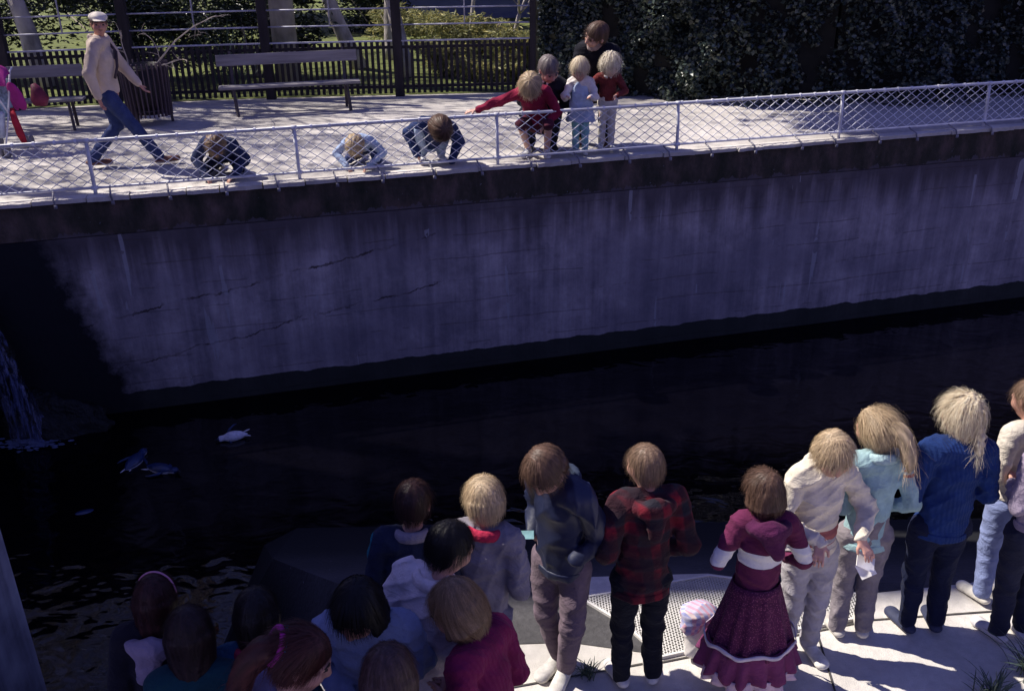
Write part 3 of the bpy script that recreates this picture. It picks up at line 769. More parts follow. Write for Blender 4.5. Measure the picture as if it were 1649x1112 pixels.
# ------------------------------------------------------------------ unseen houses added at the left, shaped to shade the ramp and children
M_house = simple('render_wall', (.28, .27, .29), .9, .2, 2, .5); M_roof = simple('slate_roof', (.05, .05, .06), .8, .3, 3, .6)
def house(label, x1, y0, y1, eave, ridge, depth, yr=None):
    t = empty('added_shade_house', (x1, (y0+y1)/2, ZW-1)); tag(t, label, 'building')
    o_ = Vector((x1, (y0+y1)/2, ZW-1)); yr = yr if yr is not None else (y0+y1)/2
    pr_ = [(y0, -3.4), (y0, eave), (yr, ridge), (y1, eave), (y1, -3.4)]
    b = MB(); A = [(x1, y, z) for y, z in pr_]; B = [(x1-depth, y, z) for y, z in pr_]
    A = [tuple(Vector(p)-o_) for p in A]; B = [tuple(Vector(p)-o_) for p in B]
    b.poly(A).poly(B[::-1])
    for i in (0, 3, 4): j = (i+1) % 5; b.poly([A[i], B[i], B[j], A[j]])
    b.build('wall', M_house, t)
    b = MB()
    for i in (1, 2): j = i+1; b.poly([tuple(Vector(A[i])+Vector((.003, 0, .02))), tuple(Vector(A[j])+Vector((.003, 0, .02))), tuple(Vector(B[j])+Vector((0, 0, .02))), tuple(Vector(B[i])+Vector((0, 0, .02)))])
    b.build('roof', M_roof, t)
    for z in (1.5, 4.6, 7.7):
        if z+1 < eave:
            f = MB().box((.02, 0, z+2.85), (.05, .9, 1.3)).build('window', M_wf, t); MB().box((.045, 0, z+2.85), (.03, .76, 1.16)).build('pane', M_win, f)
    return t
house('unseen steep-gabled house added to shade the pool and ramp', -10, 7.57, 11.15, 13.0, 19.9, 3, 9.35)
house('unseen house added to shade the children at the lower left', -10, -1.0, 6.5, 13.3, 14.3, 3, 5.2)

# ------------------------------------------------------------------ waterfall, foam, rock
n = N('falling_water'); sv = n.map((26, 26, 1.2)); f = n.noise(1, sv, 5, .65)
tb_ = n.t.nodes.new('ShaderNodeBsdfTransparent'); mxs = n.t.nodes.new('ShaderNodeMixShader')
n.b.inputs['Base Color'].default_value = (.11, .125, .25, 1); n.b.inputs['Roughness'].default_value = .35
n.lk(n.ramp(f, [(.44, 0.), (.62, .85)]), mxs.inputs[0]); n.lk(tb_.outputs[0], mxs.inputs[1]); n.lk(n.b.outputs[0], mxs.inputs[2]); n.lk(mxs.outputs[0], n.out.inputs[0])
M_fall = n.m
def waterfall():
    V = []; F = []; k = 26; m = 14
    p0 = Vector((-6.15, 9.42, .35)); g = random.Random(2)
    rows_ = []
    for i in range(k+1):
        t = i/k; z = .35-(.35-ZW)*t; out = .62*math.sqrt(t)*1.0
        c = Vector((-6.15+out*1.02, 9.42-.1*t, z)); wdt = .05+.16*t
        for j in range(m):
            q = 2*math.pi*j/m; r_ = 1+.22*math.sin(5*q+i*.5)+.12*math.sin(9*q+i*.9)
            V.append((c.x+wdt*r_*math.cos(q), c.y+wdt*.6*r_*math.sin(q), z))
    for i in range(k):
        for j in range(m): F.append((i*m+j, i*m+(j+1) % m, (i+1)*m+(j+1) % m, (i+1)*m+j))
    o = npmesh('waterfall', np.array(V), np.array(F), M_fall); tag(o, 'thin blue waterfall dropping into the pool at the left edge', 'waterfall', kind=None); return o
waterfall()
def foam(loc, r, n, label, seed):
    g = np.random.default_rng(seed); V = []; F = []
    for i in range(n):
        q = g.uniform(0, 6.28); d = abs(g.normal(0, .55)); s_ = g.uniform(.006, .026)
        c = np.array([math.cos(q)*r[0]*d, math.sin(q)*r[1]*d, g.uniform(.0, .03)*(1.3-min(d, 1.2))])
        b = len(V)
        for a in range(6): V.append(c+[s_*1.6*math.cos(a*1.047), s_*math.sin(a*1.047), .004])
        V.append(c+[0, 0, s_*.7])
        F += [(b+a, b+(a+1) % 6, b+6) for a in range(6)]
    o = npmesh('foam', np.array(V), np.array(F), simple('foam_white', (.09, .11, .2), .6, .3, 20, 0)); o.location = loc
    tag(o, label, 'foam', kind='stuff'); return o
foam((-5.50, 9.25, ZW+.006), (.36, .16), 420, 'ring of foam where the waterfall hits the pool', 1)
def rock(name, loc, sc, seed, label, mat):
    g = np.random.default_rng(seed); k1, k2 = 20, 28; V = []; F = []
    ph = g.uniform(0, 6, 12)
    for i in range(k1+1):
        th = math.pi*i/k1
        for j in range(k2):
            q = 2*math.pi*j/k2; d = np.array([math.sin(th)*math.cos(q), math.sin(th)*math.sin(q), math.cos(th)])
            r_ = 1+.14*math.sin(3*d[0]+ph[0]+2*d[2])+.10*math.sin(6*d[1]+ph[1]+3*d[0])+.06*math.sin(13*d[2]+ph[2]+5*d[1])+.04*math.sin(21*d[0]+ph[3])
            V.append(d*r_*np.array(sc))
    for i in range(k1):
        for j in range(k2): F.append((i*k2+j, i*k2+(j+1) % k2, (i+1)*k2+(j+1) % k2, (i+1)*k2+j))
    o = npmesh(name, np.array(V), np.array(F), mat); o.location = loc; tag(o, label, 'rock'); return o
M_rock = simple('wet_rock', (.010, .010, .012), .6, .5, 5, 1, 14, bd=.05)
rock('rock', (-6.6, 9.45, -1.0), (.95, .34, 1.25), 1, 'black wet rock behind the waterfall against the wall', M_rock)
rock('rock', (-5.35, 9.62, -1.95), (.75, .30, .55), 2, 'low black wet rock at the foot of the wall beside the waterfall', M_rock)

# ------------------------------------------------------------------ penguins in the water
def sdfdummy(): pass
M_pb = simple('penguin_back', (.010, .028, .10), .3, .3, 25, .5, 60, spec=.6)
M_pw = simple('penguin_belly', (.62, .60, .66), .6, .2, 25, .4, 60)
M_beak = simple('beak', (.02, .02, .03), .4)
def penguin(label, loc, rz, rx, pitch_=0, sc_=1):
    t = empty('penguin', loc); t.scale = (sc_,)*3; t.rotation_euler = (rx, pitch_, rz); tag(t, label, 'penguin', 'little penguins swimming in the dark pool')
    ks, m = 22, 18; V = []; F = []; mi = []
    prof = [(-.20, .004), (-.18, .018), (-.15, .04), (-.10, .062), (-.04, .076), (.02, .078), (.07, .068), (.105, .050), (.125, .042), (.145, .044), (.17, .046), (.19, .040), (.205, .026), (.215, .010)]
    for i, (x, r_) in enumerate(prof):
        lift = .018*max(0, (x-.08)/.12)
        for j in range(m):
            q = 2*math.pi*j/m; V.append((x, r_*math.cos(q), r_*.82*math.sin(q)+lift))
    for i in range(len(prof)-1):
        for j in range(m):
            F.append((i*m+j, (i+1)*m+j, (i+1)*m+(j+1) % m, i*m+(j+1) % m)); q = 2*math.pi*(j+.5)/m
            mi.append(1 if (math.sin(q) < -.1 and i < 11) else 0)
    o = npmesh('body', np.array(V), np.array(F), [M_pb, M_pw], t, True, mi); s_ = o.modifiers.new('s', 'SUBSURF'); s_.levels = 1; s_.render_levels = 1
    for sy in (-1, 1):
        MB().tube([(.06, sy*.065, .0), (.03, sy*.11, -.01), (-.03, sy*.155, -.02), (-.075, sy*.17, -.02)], [.014, .016, .012, .004], 6).build('flipper', M_pb, t, True)
        MB().tube([(-.15, sy*.03, -.02), (-.20, sy*.04, -.03), (-.235, sy*.05, -.03)], [.010, .012, .005], 6).build('foot', M_pw, t, True)
    MB().tube([(.205, 0, .022), (.235, 0, .018), (.252, 0, .010)], [.012, .008, .002], 6).build('beak', M_beak, t, True)
    return t
penguin('little penguin rolled over so its white belly catches the light', (-3.20, 9.27, ZW+.04), R(200), R(140), 0, .82)
penguin('blue-backed penguin swimming away, left one of the close pair', (-4.15, 8.80, ZW+.02), R(80), R(5), 0)
penguin('blue-backed penguin swimming sideways, right one of the close pair', (-3.80, 8.62, ZW+.02), R(-20), R(-6), 0)
penguin('faint lone penguin low in the water nearest the left edge', (-4.32, 7.86, ZW-.05), R(25), R(0), 0)
# ------------------------------------------------------------------ people: smooth fields turned into meshes
def v3(*a): return np.array(a, float)
def unit(a): a = np.asarray(a, float); return a/np.linalg.norm(a)
def Rz(a): c, s = math.cos(a), math.sin(a); return np.array([[c, -s, 0], [s, c, 0], [0, 0, 1.]])
def Rx(a): c, s = math.cos(a), math.sin(a); return np.array([[1., 0, 0], [0, c, -s], [0, s, c]])
def Ry(a): c, s = math.cos(a), math.sin(a); return np.array([[c, 0, s], [0, 1., 0], [-s, 0, c]])
class Grid:
    def __init__(s, pts, pad, vox):
        pts = np.array(pts); s.lo = pts.min(0)-pad; hi = pts.max(0)+pad; s.v = vox
        s.n = np.ceil((hi-s.lo)/vox).astype(int)+2
        s.F = np.full(s.n, .25, np.float32)
        s.ax = [(s.lo[i]+np.arange(s.n[i])*vox).astype(np.float32) for i in range(3)]
    def sub(s, lo, hi):
        a = np.maximum(((lo-s.lo)/s.v).astype(int)-1, 0); b = np.minimum(((hi-s.lo)/s.v).astype(int)+2, s.n)
        sl_ = tuple(slice(a[i], b[i]) for i in range(3))
        return sl_, s.ax[0][sl_[0]][:, None, None], s.ax[1][sl_[1]][None, :, None], s.ax[2][sl_[2]][None, None, :]
    def put(s, sl_, d, k, mode='u'):
        f = s.F[sl_]
        if mode == 'u':
            if k > 0:
                h = np.clip(.5+.5*(f-d)/k, 0, 1); s.F[sl_] = f*(1-h)+d*h-k*h*(1-h)
            else: s.F[sl_] = np.minimum(f, d)
        else:
            s.F[sl_] = np.maximum(f, -d) if k <= 0 else -(lambda a, b: (lambda h: a*(1-h)+b*h-k*h*(1-h))(np.clip(.5+.5*(a-b)/k, 0, 1)))(-f, d)
    def cone(s, a, b, ra, rb, k=.02, flat=None, mode='u'):
        a = np.asarray(a, float); b = np.asarray(b, float); m = max(ra, rb)+k+s.v*3
        sl_, X, Y, Z = s.sub(np.minimum(a, b)-m, np.maximum(a, b)+m)
        ba = b-a; L = max(ba@ba, 1e-9)
        px, py, pz = X-a[0], Y-a[1], Z-a[2]
        h = np.clip((px*ba[0]+py*ba[1]+pz*ba[2])/L, 0, 1)
        vx, vy, vz = px-ba[0]*h, py-ba[1]*h, pz-ba[2]*h
        if flat is not None:
            n_, f_ = flat; q = (vx*n_[0]+vy*n_[1]+vz*n_[2])*(1/f_-1); vx = vx+n_[0]*q; vy = vy+n_[1]*q; vz = vz+n_[2]*q
        d = np.sqrt(vx*vx+vy*vy+vz*vz)-(ra+(rb-ra)*h)
        s.put(sl_, d, k, mode)
    def ell(s, c, Rm, r, k=.02, mode='u'):
        c = np.asarray(c, float); r = np.asarray(r, float); m = r.max()+k+s.v*3
        sl_, X, Y, Z = s.sub(c-m, c+m); px, py, pz = X-c[0], Y-c[1], Z-c[2]
        q = [(px*Rm[0, i]+py*Rm[1, i]+pz*Rm[2, i]) for i in range(3)]
        a = np.sqrt(sum((q[i]/r[i])**2 for i in range(3)))+1e-6; b = np.sqrt(sum((q[i]/r[i]**2)**2 for i in range(3)))+1e-6
        s.put(sl_, a*(a-1)/b, k, mode)
    def cut(s, p, n):        # keep the side n points to
        X, Y, Z = s.ax[0][:, None, None], s.ax[1][None, :, None], s.ax[2][None, None, :]
        d = -((X-p[0])*n[0]+(Y-p[1])*n[1]+(Z-p[2])*n[2]); s.F = np.maximum(s.F, d).astype(np.float32)
    def folds(s, amp, fr, seed, zs=1.0):
        g = np.random.default_rng(seed); X, Y, Z = s.ax[0][:, None, None], s.ax[1][None, :, None], s.ax[2][None, None, :]
        t = 0
        for i in range(3):
            a = g.normal(size=3); a[2] *= zs; a = unit(a)*fr*g.uniform(.7, 1.5); b = unit(g.normal(size=3))*fr*.5
            ph = g.uniform(0, 6)
            t = t+(1-np.abs(np.sin(a[0]*X+a[1]*Y+a[2]*Z+ph+1.8*np.sin(b[0]*X+b[1]*Y+b[2]*Z+ph*2))))**2
        s.F = (s.F-amp*(t-1.1)).astype(np.float32)
    def mesh(s):
        F = s.F; F[0] = F[-1] = .1; F[:, 0] = F[:, -1] = .1; F[:, :, 0] = F[:, :, -1] = .1
        I = F < 0; n = np.array(F.shape)
        c = sum(I[i:n[0]-1+i, j:n[1]-1+j, k:n[2]-1+k].astype(np.int8) for i in (0, 1) for j in (0, 1) for k in (0, 1))
        act = np.argwhere((c > 0) & (c < 8)); 
        idx = np.full(n-1, -1, np.int32); idx[act[:, 0], act[:, 1], act[:, 2]] = np.arange(len(act))
        acc = np.zeros((len(act), 3)); cnt = np.zeros(len(act))
        crn = [(i, j, k) for i in (0, 1) for j in (0, 1) for k in (0, 1)]
        for a in range(8):
            for b in range(a+1, 8):
                A, B = np.array(crn[a]), np.array(crn[b])
                if abs(A-B).sum() != 1: continue
                fa = F[tuple((act+A).T)]; fb = F[tuple((act+B).T)]; m = (fa < 0) != (fb < 0)
                t = np.where(m, fa/(fa-fb+1e-12), 0); acc += np.where(m[:, None], A+(B-A)*t[:, None], 0); cnt += m
        V = s.lo+(act+acc/cnt[:, None])*s.v
        Q = []
        for ax in range(3):
            o1, o2 = (ax+1) % 3, (ax+2) % 3
            sl0 = [slice(1, -1)]*3; sl1 = [slice(1, -1)]*3; sl0[ax] = slice(0, -1); sl1[ax] = slice(1, None)
            m = I[tuple(sl0)] != I[tuple(sl1)]; e = np.argwhere(m); off = np.ones(3, int); off[ax] = 0; e = e+off
            ins = I[tuple(e.T)]
            def cell(d1, d2):
                q = e.copy(); q[:, o1] -= d1; q[:, o2] -= d2
                q = np.minimum(q, np.array(idx.shape)-1); return idx[tuple(q.T)]
            q = np.stack([cell(1, 1), cell(0, 1), cell(0, 0), cell(1, 0)], 1)
            q[~ins] = q[~ins][:, ::-1]; q = q[(q >= 0).all(1)]; Q.append(q)
        return V, np.concatenate(Q)

class Skel:
    """joints of a standing figure facing +Y, feet at z = 0"""
    def __init__(s, h, hh=None, wide=1.0):
        s.h = h; s.hh = hh or (h*.149 if h < 1.6 else h*.134); s.wide = wide
        s.j = {}; j = s.j; W = wide
        chin = h-s.hh
        j['pel'] = v3(0, 0, .50*h); j['waist'] = v3(0, .0, .60*h); j['chest'] = v3(0, 0, .715*h)
        j['neck'] = v3(0, -.008*h, chin-.035*h); j['head'] = v3(0, .012*h, h-.50*s.hh)
        sz = chin-.052*h
        for q, n in ((1, 'R'), (-1, 'L')):
            j['sh'+n] = v3(q*.095*h*W, -.004*h, sz); j['el'+n] = v3(q*.135*h*W, -.02*h, sz-.17*h); j['wr'+n] = v3(q*.14*h*W, .03*h, sz-.32*h)
            j['hp'+n] = v3(q*.052*h*W, 0, .485*h); j['kn'+n] = v3(q*.058*h, .012*h, .265*h); j['an'+n] = v3(q*.06*h, -.01*h, .045*h)
            j['to'+n] = v3(q*.075*h, .095*h, .018*h)
        s.U = np.eye(3); s.Hd = np.eye(3); s.P = np.eye(3); s.hand = {}
        s.up = ['waist', 'chest', 'neck', 'head', 'shR', 'shL', 'elR', 'elL', 'wrR', 'wrL']
    def turn(s, Rm, piv, names):
        for n in names: s.j[n] = piv+Rm@(s.j[n]-piv)
    def upper(s, lean=0, yaw=0, side=0):
        """lean forward, turn, lean sideways (degrees) above the pelvis"""
        Rm = Rz(R(yaw))@Ry(R(side))@Rx(-R(lean)); s.turn(Rm, s.j['pel'], s.up); s.U = Rm; s.Hd = Rm@s.Hd; return s
    def headto(s, yaw=0, down=0, tilt=0):
        s.Hd = s.U@Rz(R(yaw))@Ry(R(tilt))@Rx(-R(down)); n = s.j['neck']
        d = s.U.T@(s.j['head']-n); Rm = Rz(R(yaw*.5))@Ry(R(tilt*.8))@Rx(-R(down*.75)); s.j['head'] = n+s.U@(Rm@d); return s
    def arm(s, side, el, wr, up=True):
        """elbow and wrist relative to the shoulder, in body heights, in the upper-body frame (x = outwards)"""
        q = 1 if side == 'R' else -1; Rm = s.U if up else np.eye(3)
        s.j['el'+side] = s.j['sh'+side]+Rm@(v3(el[0]*q, el[1], el[2])*s.h); s.j['wr'+side] = s.j['sh'+side]+Rm@(v3(wr[0]*q, wr[1], wr[2])*s.h); return s
    def pocket(s, sides='RL'):
        s.pk = sides
        for q in sides: s.arm(q, (.050, -.04, -.165), (-.005, .045, -.225))
        return s
    def folded(s, sides='RL'):
        for q in sides: s.arm(q, (.036, -.015, -.168), (-.06, .115, -.16))
        return s
    def down(s, sides='RL'):
        for q in sides: s.arm(q, (.035, -.02, -.17), (.035, .03, -.32))
        return s
    def step(s, side, kn, an, to=None):
        q = 1 if side == 'R' else -1
        s.j['kn'+side] = v3(kn[0]*q, kn[1], kn[2])*s.h; s.j['an'+side] = v3(an[0]*q, an[1], an[2])*s.h
        t = to if to is not None else (.015, .105, -.028); s.j['to'+side] = s.j['an'+side]+v3(t[0]*q, t[1], t[2])*s.h; return s
def torso(G, s, g_, hem=None, k=.03):
    h = s.h; j = s.j; f = s.U@v3(0, 1, 0); W = s.wide
    G.cone(j['chest'], j['waist'], .080*h*W+g_, .070*h*W+g_, k, (f, .72))
    G.cone(j['shR']*.86+j['shL']*.14, j['shL']*.86+j['shR']*.14, .042*h+g_, .042*h+g_, k, (f, .95))
    G.cone(j['neck']-(s.U@v3(0, 0, .038*h)), j['chest'], .040*h+g_*.6, .072*h+g_, k, (f, .75))
    if hem is None: hem = j['pel']
    G.cone(j['waist'], hem, .070*h*W+g_*1.1, .080*h*W+g_*1.2, k, (f, .80))
def armp(G, s, g_, stop=1.0, k=.018, cuff=0):
    h = s.h; j = s.j
    for n in 'RL':
        a, e, w_ = j['sh'+n], j['el'+n], j['wr'+n]; w2 = e+(w_-e)*stop
        G.cone(a, e, .030*h+g_, .024*h+g_, k); G.cone(e, w2, .024*h+g_, (.017*h+g_*(1.0-.45*cuff)), k*.6)
def hand(G, s, n, d, up_, curl, h, spread=1.0):
    """palm, four unequal bent fingers and a thumb"""
    sc = h*.108/.19*.98 if h < 1.6 else h*.108/.19; q = 1 if n == 'R' else -1
    w_ = s.j['wr'+n]; d = unit(d); up_ = unit(up_-d*(up_@d)); sd = np.cross(d, up_)
    G.cone(w_, w_+d*.022*sc, .016*h, .020*sc+.003, .01, (up_, .7))
    for o_ in (-.018, 0, .018): G.cone(w_+d*.03*sc+sd*o_*sc, w_+d*.085*sc+sd*o_*1.15*sc, .0145*sc, .0125*sc, .010, (up_, .85))
    for i, (o_, L) in enumerate(((-.029, .062), (-.010, .074), (.010, .070), (.028, .056))):
        b = w_+d*.088*sc+sd*o_*sc*spread; dd = unit(d+sd*o_*3*spread); p = b
        for sg in range(3):
            a = curl*(.5+sg*.55); e = p+(dd*math.cos(a)-up_*math.sin(a))*L*sc*(.45, .32, .23)[sg]
            G.cone(p, e, .0086*sc-.0004*sg, .0080*sc-.0004*sg, .003); p = e
    t0 = w_+d*.025*sc+sd*q*-.022*sc; t1 = t0+(d*.6-sd*q*.75-up_*.25)*.036*sc; t2 = t1+(d*.9-sd*q*.25-up_*.35)*.032*sc
    G.cone(t0, t1, .012*sc, .0105*sc, .006); G.cone(t1, t2, .0105*sc, .0085*sc, .004)
def headf(G, s, vox):
    hh = s.hh; c = s.j['head']; Hm = s.Hd; P = lambda x, y, z: c+Hm@(v3(x, y, z)*hh); F = Hm
    G.ell(P(0, -.06, .12), F, v3(.345, .42, .385)*hh, .02)
    G.ell(P(0, .09, -.13), F, v3(.285, .31, .33)*hh, .03)
    G.cone(P(0, .22, -.37), P(0, .25, -.38), .10*hh, .09*hh, .04)
    for q in (-1, 1):
        G.ell(P(q*.165, .28, -.11), F, v3(.12, .10, .12)*hh, .03)
        G.ell(P(q*.145, .40, .035), F, v3(.085, .06, .05)*hh, .012, 's')
        G.ell(P(q*.355, -.03, -.03), F@Rz(q*.35), v3(.035, .075, .125)*hh, .010)
        G.cone(P(q*.06, .365, .10), P(q*.24, .31, .10), .035*hh, .03*hh, .02)
    G.cone(P(0, .375, .06), P(0, .455, -.10), .035*hh, .058*hh, .018); G.ell(P(0, .42, -.115), F, v3(.085, .06, .045)*hh, .012)
    G.cone(P(-.09, .355, -.235), P(.09, .355, -.235), .028*hh, .028*hh, .012); G.cone(P(-.07, .35, -.285), P(.07, .35, -.285), .032*hh, .032*hh, .012)
def facebits(s, root, eyes=True, lipc=(.32, .11, .10), brow=(.05, .03, .02), mous=None):
    hh = s.hh; c = s.j['head']; Hm = s.Hd; P = lambda x, y, z: tuple(c+Hm@(v3(x, y, z)*hh))
    for q in (-1, 1):
        MB().tube([P(q*.10, .352, .035), P(q*.145, .368, .042), P(q*.19, .345, .035)], [.02*hh, .045*hh, .02*hh], 8).build('eye', simple('eye_dark', (.05, .04, .04), .2, .2, 5, 0, spec=.6), root, True)
        MB().tube([P(q*.07, .40, .125), P(q*.15, .395, .145), P(q*.24, .345, .12)], [.014*hh, .02*hh, .01*hh], 6).build('eyebrow', simple('brow_%.2f' % brow[0], brow), root, True)
    MB().tube([P(-.10, .355, -.255), P(0, .392, -.262), P(.10, .355, -.255)], [.01*hh, .024*hh, .01*hh], 7).build('mouth', simple('lips', lipc, .5, .1, 9, 0), root, True)
    if mous: MB().tube([P(-.14, .33, -.225), P(-.06, .395, -.185), P(0, .405, -.18), P(.06, .395, -.185), P(.14, .33, -.225)], [.012*hh, .036*hh, .036*hh, .036*hh, .012*hh], 7).build('moustache', simple('brow_m', mous), root, True)
HAIR = {}
def hair(s, root, style, mat, seed=0, frizz=.0, n_str=900, part=0, vox=.006):
    hh = s.hh; c = s.j['head']; Hm = s.Hd; P = lambda x, y, z: c+Hm@(v3(x, y, z)*hh); g = np.random.default_rng(seed)
    ext = [c]
    dn = v3(0, 0, -1)
    drop = {'short': .3, 'mop': .35, 'bob': .75, 'long': 1.35, 'pony': .4, 'curly': .55, 'curlylong': .95, 'plait': 1.0, 'bald': .3}[style]
    ext += [P(0, 0, -1.1)+dn*hh*max(0, drop-.8), P(0, -.9, -.6)]
    G = Grid(ext, .66*hh, vox)
    th = {'short': .025, 'mop': .055, 'bob': .055, 'long': .05, 'pony': .03, 'curly': .06, 'curlylong': .07, 'plait': .035, 'bald': .015}[style]
    G.ell(P(0, -.07, .135), Hm, (v3(.355, .43, .395)+th)*hh, 0)
    G.ell(P(0, -.13, -.08), Hm, (v3(.33, .33, .30)+th*.8)*hh, .02)
    down = unit(Hm@v3(0, 0, -1)*.45+dn*.55) if style in ('bob', 'long', 'curlylong') else Hm@v3(0, 0, -1)
    if style in ('bob', 'mop', 'long', 'curlylong', 'curly'):
        L = {'mop': .16, 'bob': .36, 'long': .95, 'curly': .16, 'curlylong': .62}[style]
        for a in np.linspace(-2.15, 2.15, 13):
            b = P(math.sin(a)*.33, -.10-math.cos(a)*.33, .0); fl_ = (.10 if style == 'bob' else .0)
            o_ = Hm@v3(math.sin(a), -math.cos(a), 0)
            e = b+down*hh*L*(1 if abs(a) < 1.7 else .85)+o_*hh*fl_
            G.cone(b, e, (.10+th*.4)*hh, (.085 if style != 'long' else .07)*hh, .018)
    if style in ('pony', 'plait'):
        b = P(.04, -.46, .10 if style == 'pony' else -.12)
        G.cone(P(0, -.30, .1), b, .16*hh, .07*hh, .03)
    # face opening and hairline
    zf = .30 if style not in ('short', 'bald') else .36
    G.ell(P(0, .60, -.26), Hm, v3(.335, .42, .50)*hh, .02, 's')
    if style == 'bald': G.ell(P(0, .25, .50), Hm, v3(.20, .30, .22)*hh, .02, 's')
    if style in ('short', 'mop', 'pony', 'plait', 'bald'):
        for q in (-1, 1): G.ell(P(q*.42, .02, -.16), Hm, v3(.14, .16, .20)*hh, .015, 's')
        G.cut(P(0, 0, -.36 if style != 'mop' else -.46), Hm@v3(0, .25, 1))
    # locks: ridges that run from the crown downwards
    X, Y, Z = G.ax[0][:, None, None]-c[0], G.ax[1][None, :, None]-c[1], G.ax[2][None, None, :]-c[2]
    lx, ly, lz = [(X*Hm[0, i]+Y*Hm[1, i]+Z*Hm[2, i])/hh for i in range(3)]
    def streak(lx, ly, lz):
        if part is not None and part != 0: th_ = np.arctan2(ly+.1, np.abs(lx-part*.12)+.35)*1.2+lx*.2
        else: th_ = np.arctan2(lx, ly+.18)
        w_ = .35*np.sin(lz*5+seed)+.25*np.sin(lx*7+lz*3+seed)
        return .5+.5*(.42*np.sin(th_*9+w_*4+seed)+.33*np.sin(th_*31+w_*6+lz*4)+.25*np.sin(th_*67+w_*5+seed*2))
    amp = {'curly': .012, 'curlylong': .012, 'mop': .0045, 'plait': .008}.get(style, .0035)*hh/.21
    G.F = (G.F-amp*(streak(lx, ly, lz)-.5)*1.6).astype(np.float32)
    if style in ('curly', 'curlylong', 'plait'):
        G.F = (G.F-.010*np.sin(lx*26+3*np.sin(lz*9))*np.sin(lz*24+3*np.sin(ly*8))*np.sin(ly*25)*hh/.21).astype(np.float32)
    V, F = G.mesh()
    Vl = [V]; Fl4 = [F]; L_ = (V-c)@Hm/hh; at = [streak(L_[:, 0], L_[:, 1], L_[:, 2])]
    nb = len(V)
    # tail
    def tail(b, d1, L, r0, r1, bend, k=14, m=12):
        nonlocal nb
        pts = []; p = b.copy(); d = unit(d1)
        for i in range(k+1):
            pts.append(p.copy()); d = unit(d+bend*1.2/k*3+v3(0, 0, -.16)); p = p+d*L/k
        VV = []; st = []
        for i, p in enumerate(pts):
            t = unit(pts[min(i+1, k)]-pts[max(i-1, 0)]); x = unit(np.cross(t, v3(.3, 1, .1))); y = np.cross(t, x); u_ = i/k
            r_ = (r0+(r1-r0)*u_)*(math.sin(min(1, u_*5+.35)*1.57))*(1 if u_ < .75 else max(.08, (1-u_)/.25)**.6)
            if style == 'plait': r_ *= 1+.25*math.sin(u_*26)
            for a in range(m):
                q = 2*math.pi*a/m; rr = r_*(1+.10*math.sin(5*q+u_*6)); VV.append(p+(x*math.cos(q)+y*math.sin(q))*rr); st.append(.5+.45*math.sin(5*q+u_*8+g.uniform(-.5, .5)))
        FF = [[nb+i*m+a, nb+i*m+(a+1) % m, nb+(i+1)*m+(a+1) % m, nb+(i+1)*m+a] for i in range(k) for a in range(m)]
        Vl.append(np.array(VV)); Fl4.append(np.array(FF)); at.append(np.array(st)); nb += len(VV); return pts
    tp = None
    if style == 'pony': tp = tail(P(.04, -.44, .12), Hm@v3(.25, -1, -.2), hh*1.35, .24*hh, .16*hh, v3(0, 0, -.25))
    if style == 'plait': tp = tail(P(.12, -.42, -.20), Hm@v3(.1, -.6, -1), hh*.75, .13*hh, .09*hh, v3(0, 0, -.2))
    # loose strands
    Vh = np.concatenate(Vl); Lh = (Vh-c)@Hm/hh
    n_str = int(n_str*3); k = g.integers(0, len(Vh), n_str); sv = Vh[k]; sl = Lh[k]
    ctr = c+Hm@v3(0, -.08, .1)*hh; nn = sv-ctr; nn[len(V) <= k] = g.normal(size=(int((len(V) <= k).sum()), 3))*.1
    nn /= np.linalg.norm(nn, axis=1)[:, None]+1e-9
    dwn = np.tile(Hm@v3(0, 0, -1), (n_str, 1)); crown = np.clip(sl[:, 2]*2.2, 0, 1)[:, None]
    out = nn.copy(); tdir = dwn-nn*(dwn*nn).sum(1)[:, None]+ (Hm@v3(0, .5 if style != 'pony' else -.8, 0))*crown
    tdir /= np.linalg.norm(tdir, axis=1)[:, None]+1e-9
    Ls = hh*g.uniform(.12, .38 if frizz < .5 else .5, n_str); wd = g.uniform(.0005, .0010, n_str)
    seg_ = 4; VV = []; off = (np.clip(g.uniform(-.3, 1, n_str), 0, 1)**3)*frizz*hh*.26; cur = g.normal(size=(n_str, 3))*frizz*.35
    side = np.cross(nn, tdir); side /= np.linalg.norm(side, axis=1)[:, None]+1e-9
    rowsV = []
    for i in range(seg_+1):
        u_ = i/seg_; p = sv+tdir*(Ls*u_)[:, None]+nn*(.003+off*math.sin(u_*2.4)*1.0-.004*u_)[:, None]+cur*(.10*hh*math.sin(u_*5))+dwn*(.02*u_*u_)
        ww = wd*(1-.7*u_)
        rowsV.append(p+side*ww[:, None]); rowsV.append(p-side*ww[:, None])
    SV = np.stack(rowsV, 1).reshape(-1, 3); m = 2*(seg_+1)
    base = nb+np.arange(n_str)[:, None]*m
    SF = np.concatenate([np.stack([base[:, 0]+2*i, base[:, 0]+2*i+1, base[:, 0]+2*i+3, base[:, 0]+2*i+2], 1) for i in range(seg_)])
    Vl.append(SV); Fl4.append(SF); at.append(np.repeat(g.uniform(.2, .85, n_str), m))
    npmesh('hair', np.concatenate(Vl), np.concatenate(Fl4), mat, root, True, None, np.concatenate(at)); return tp

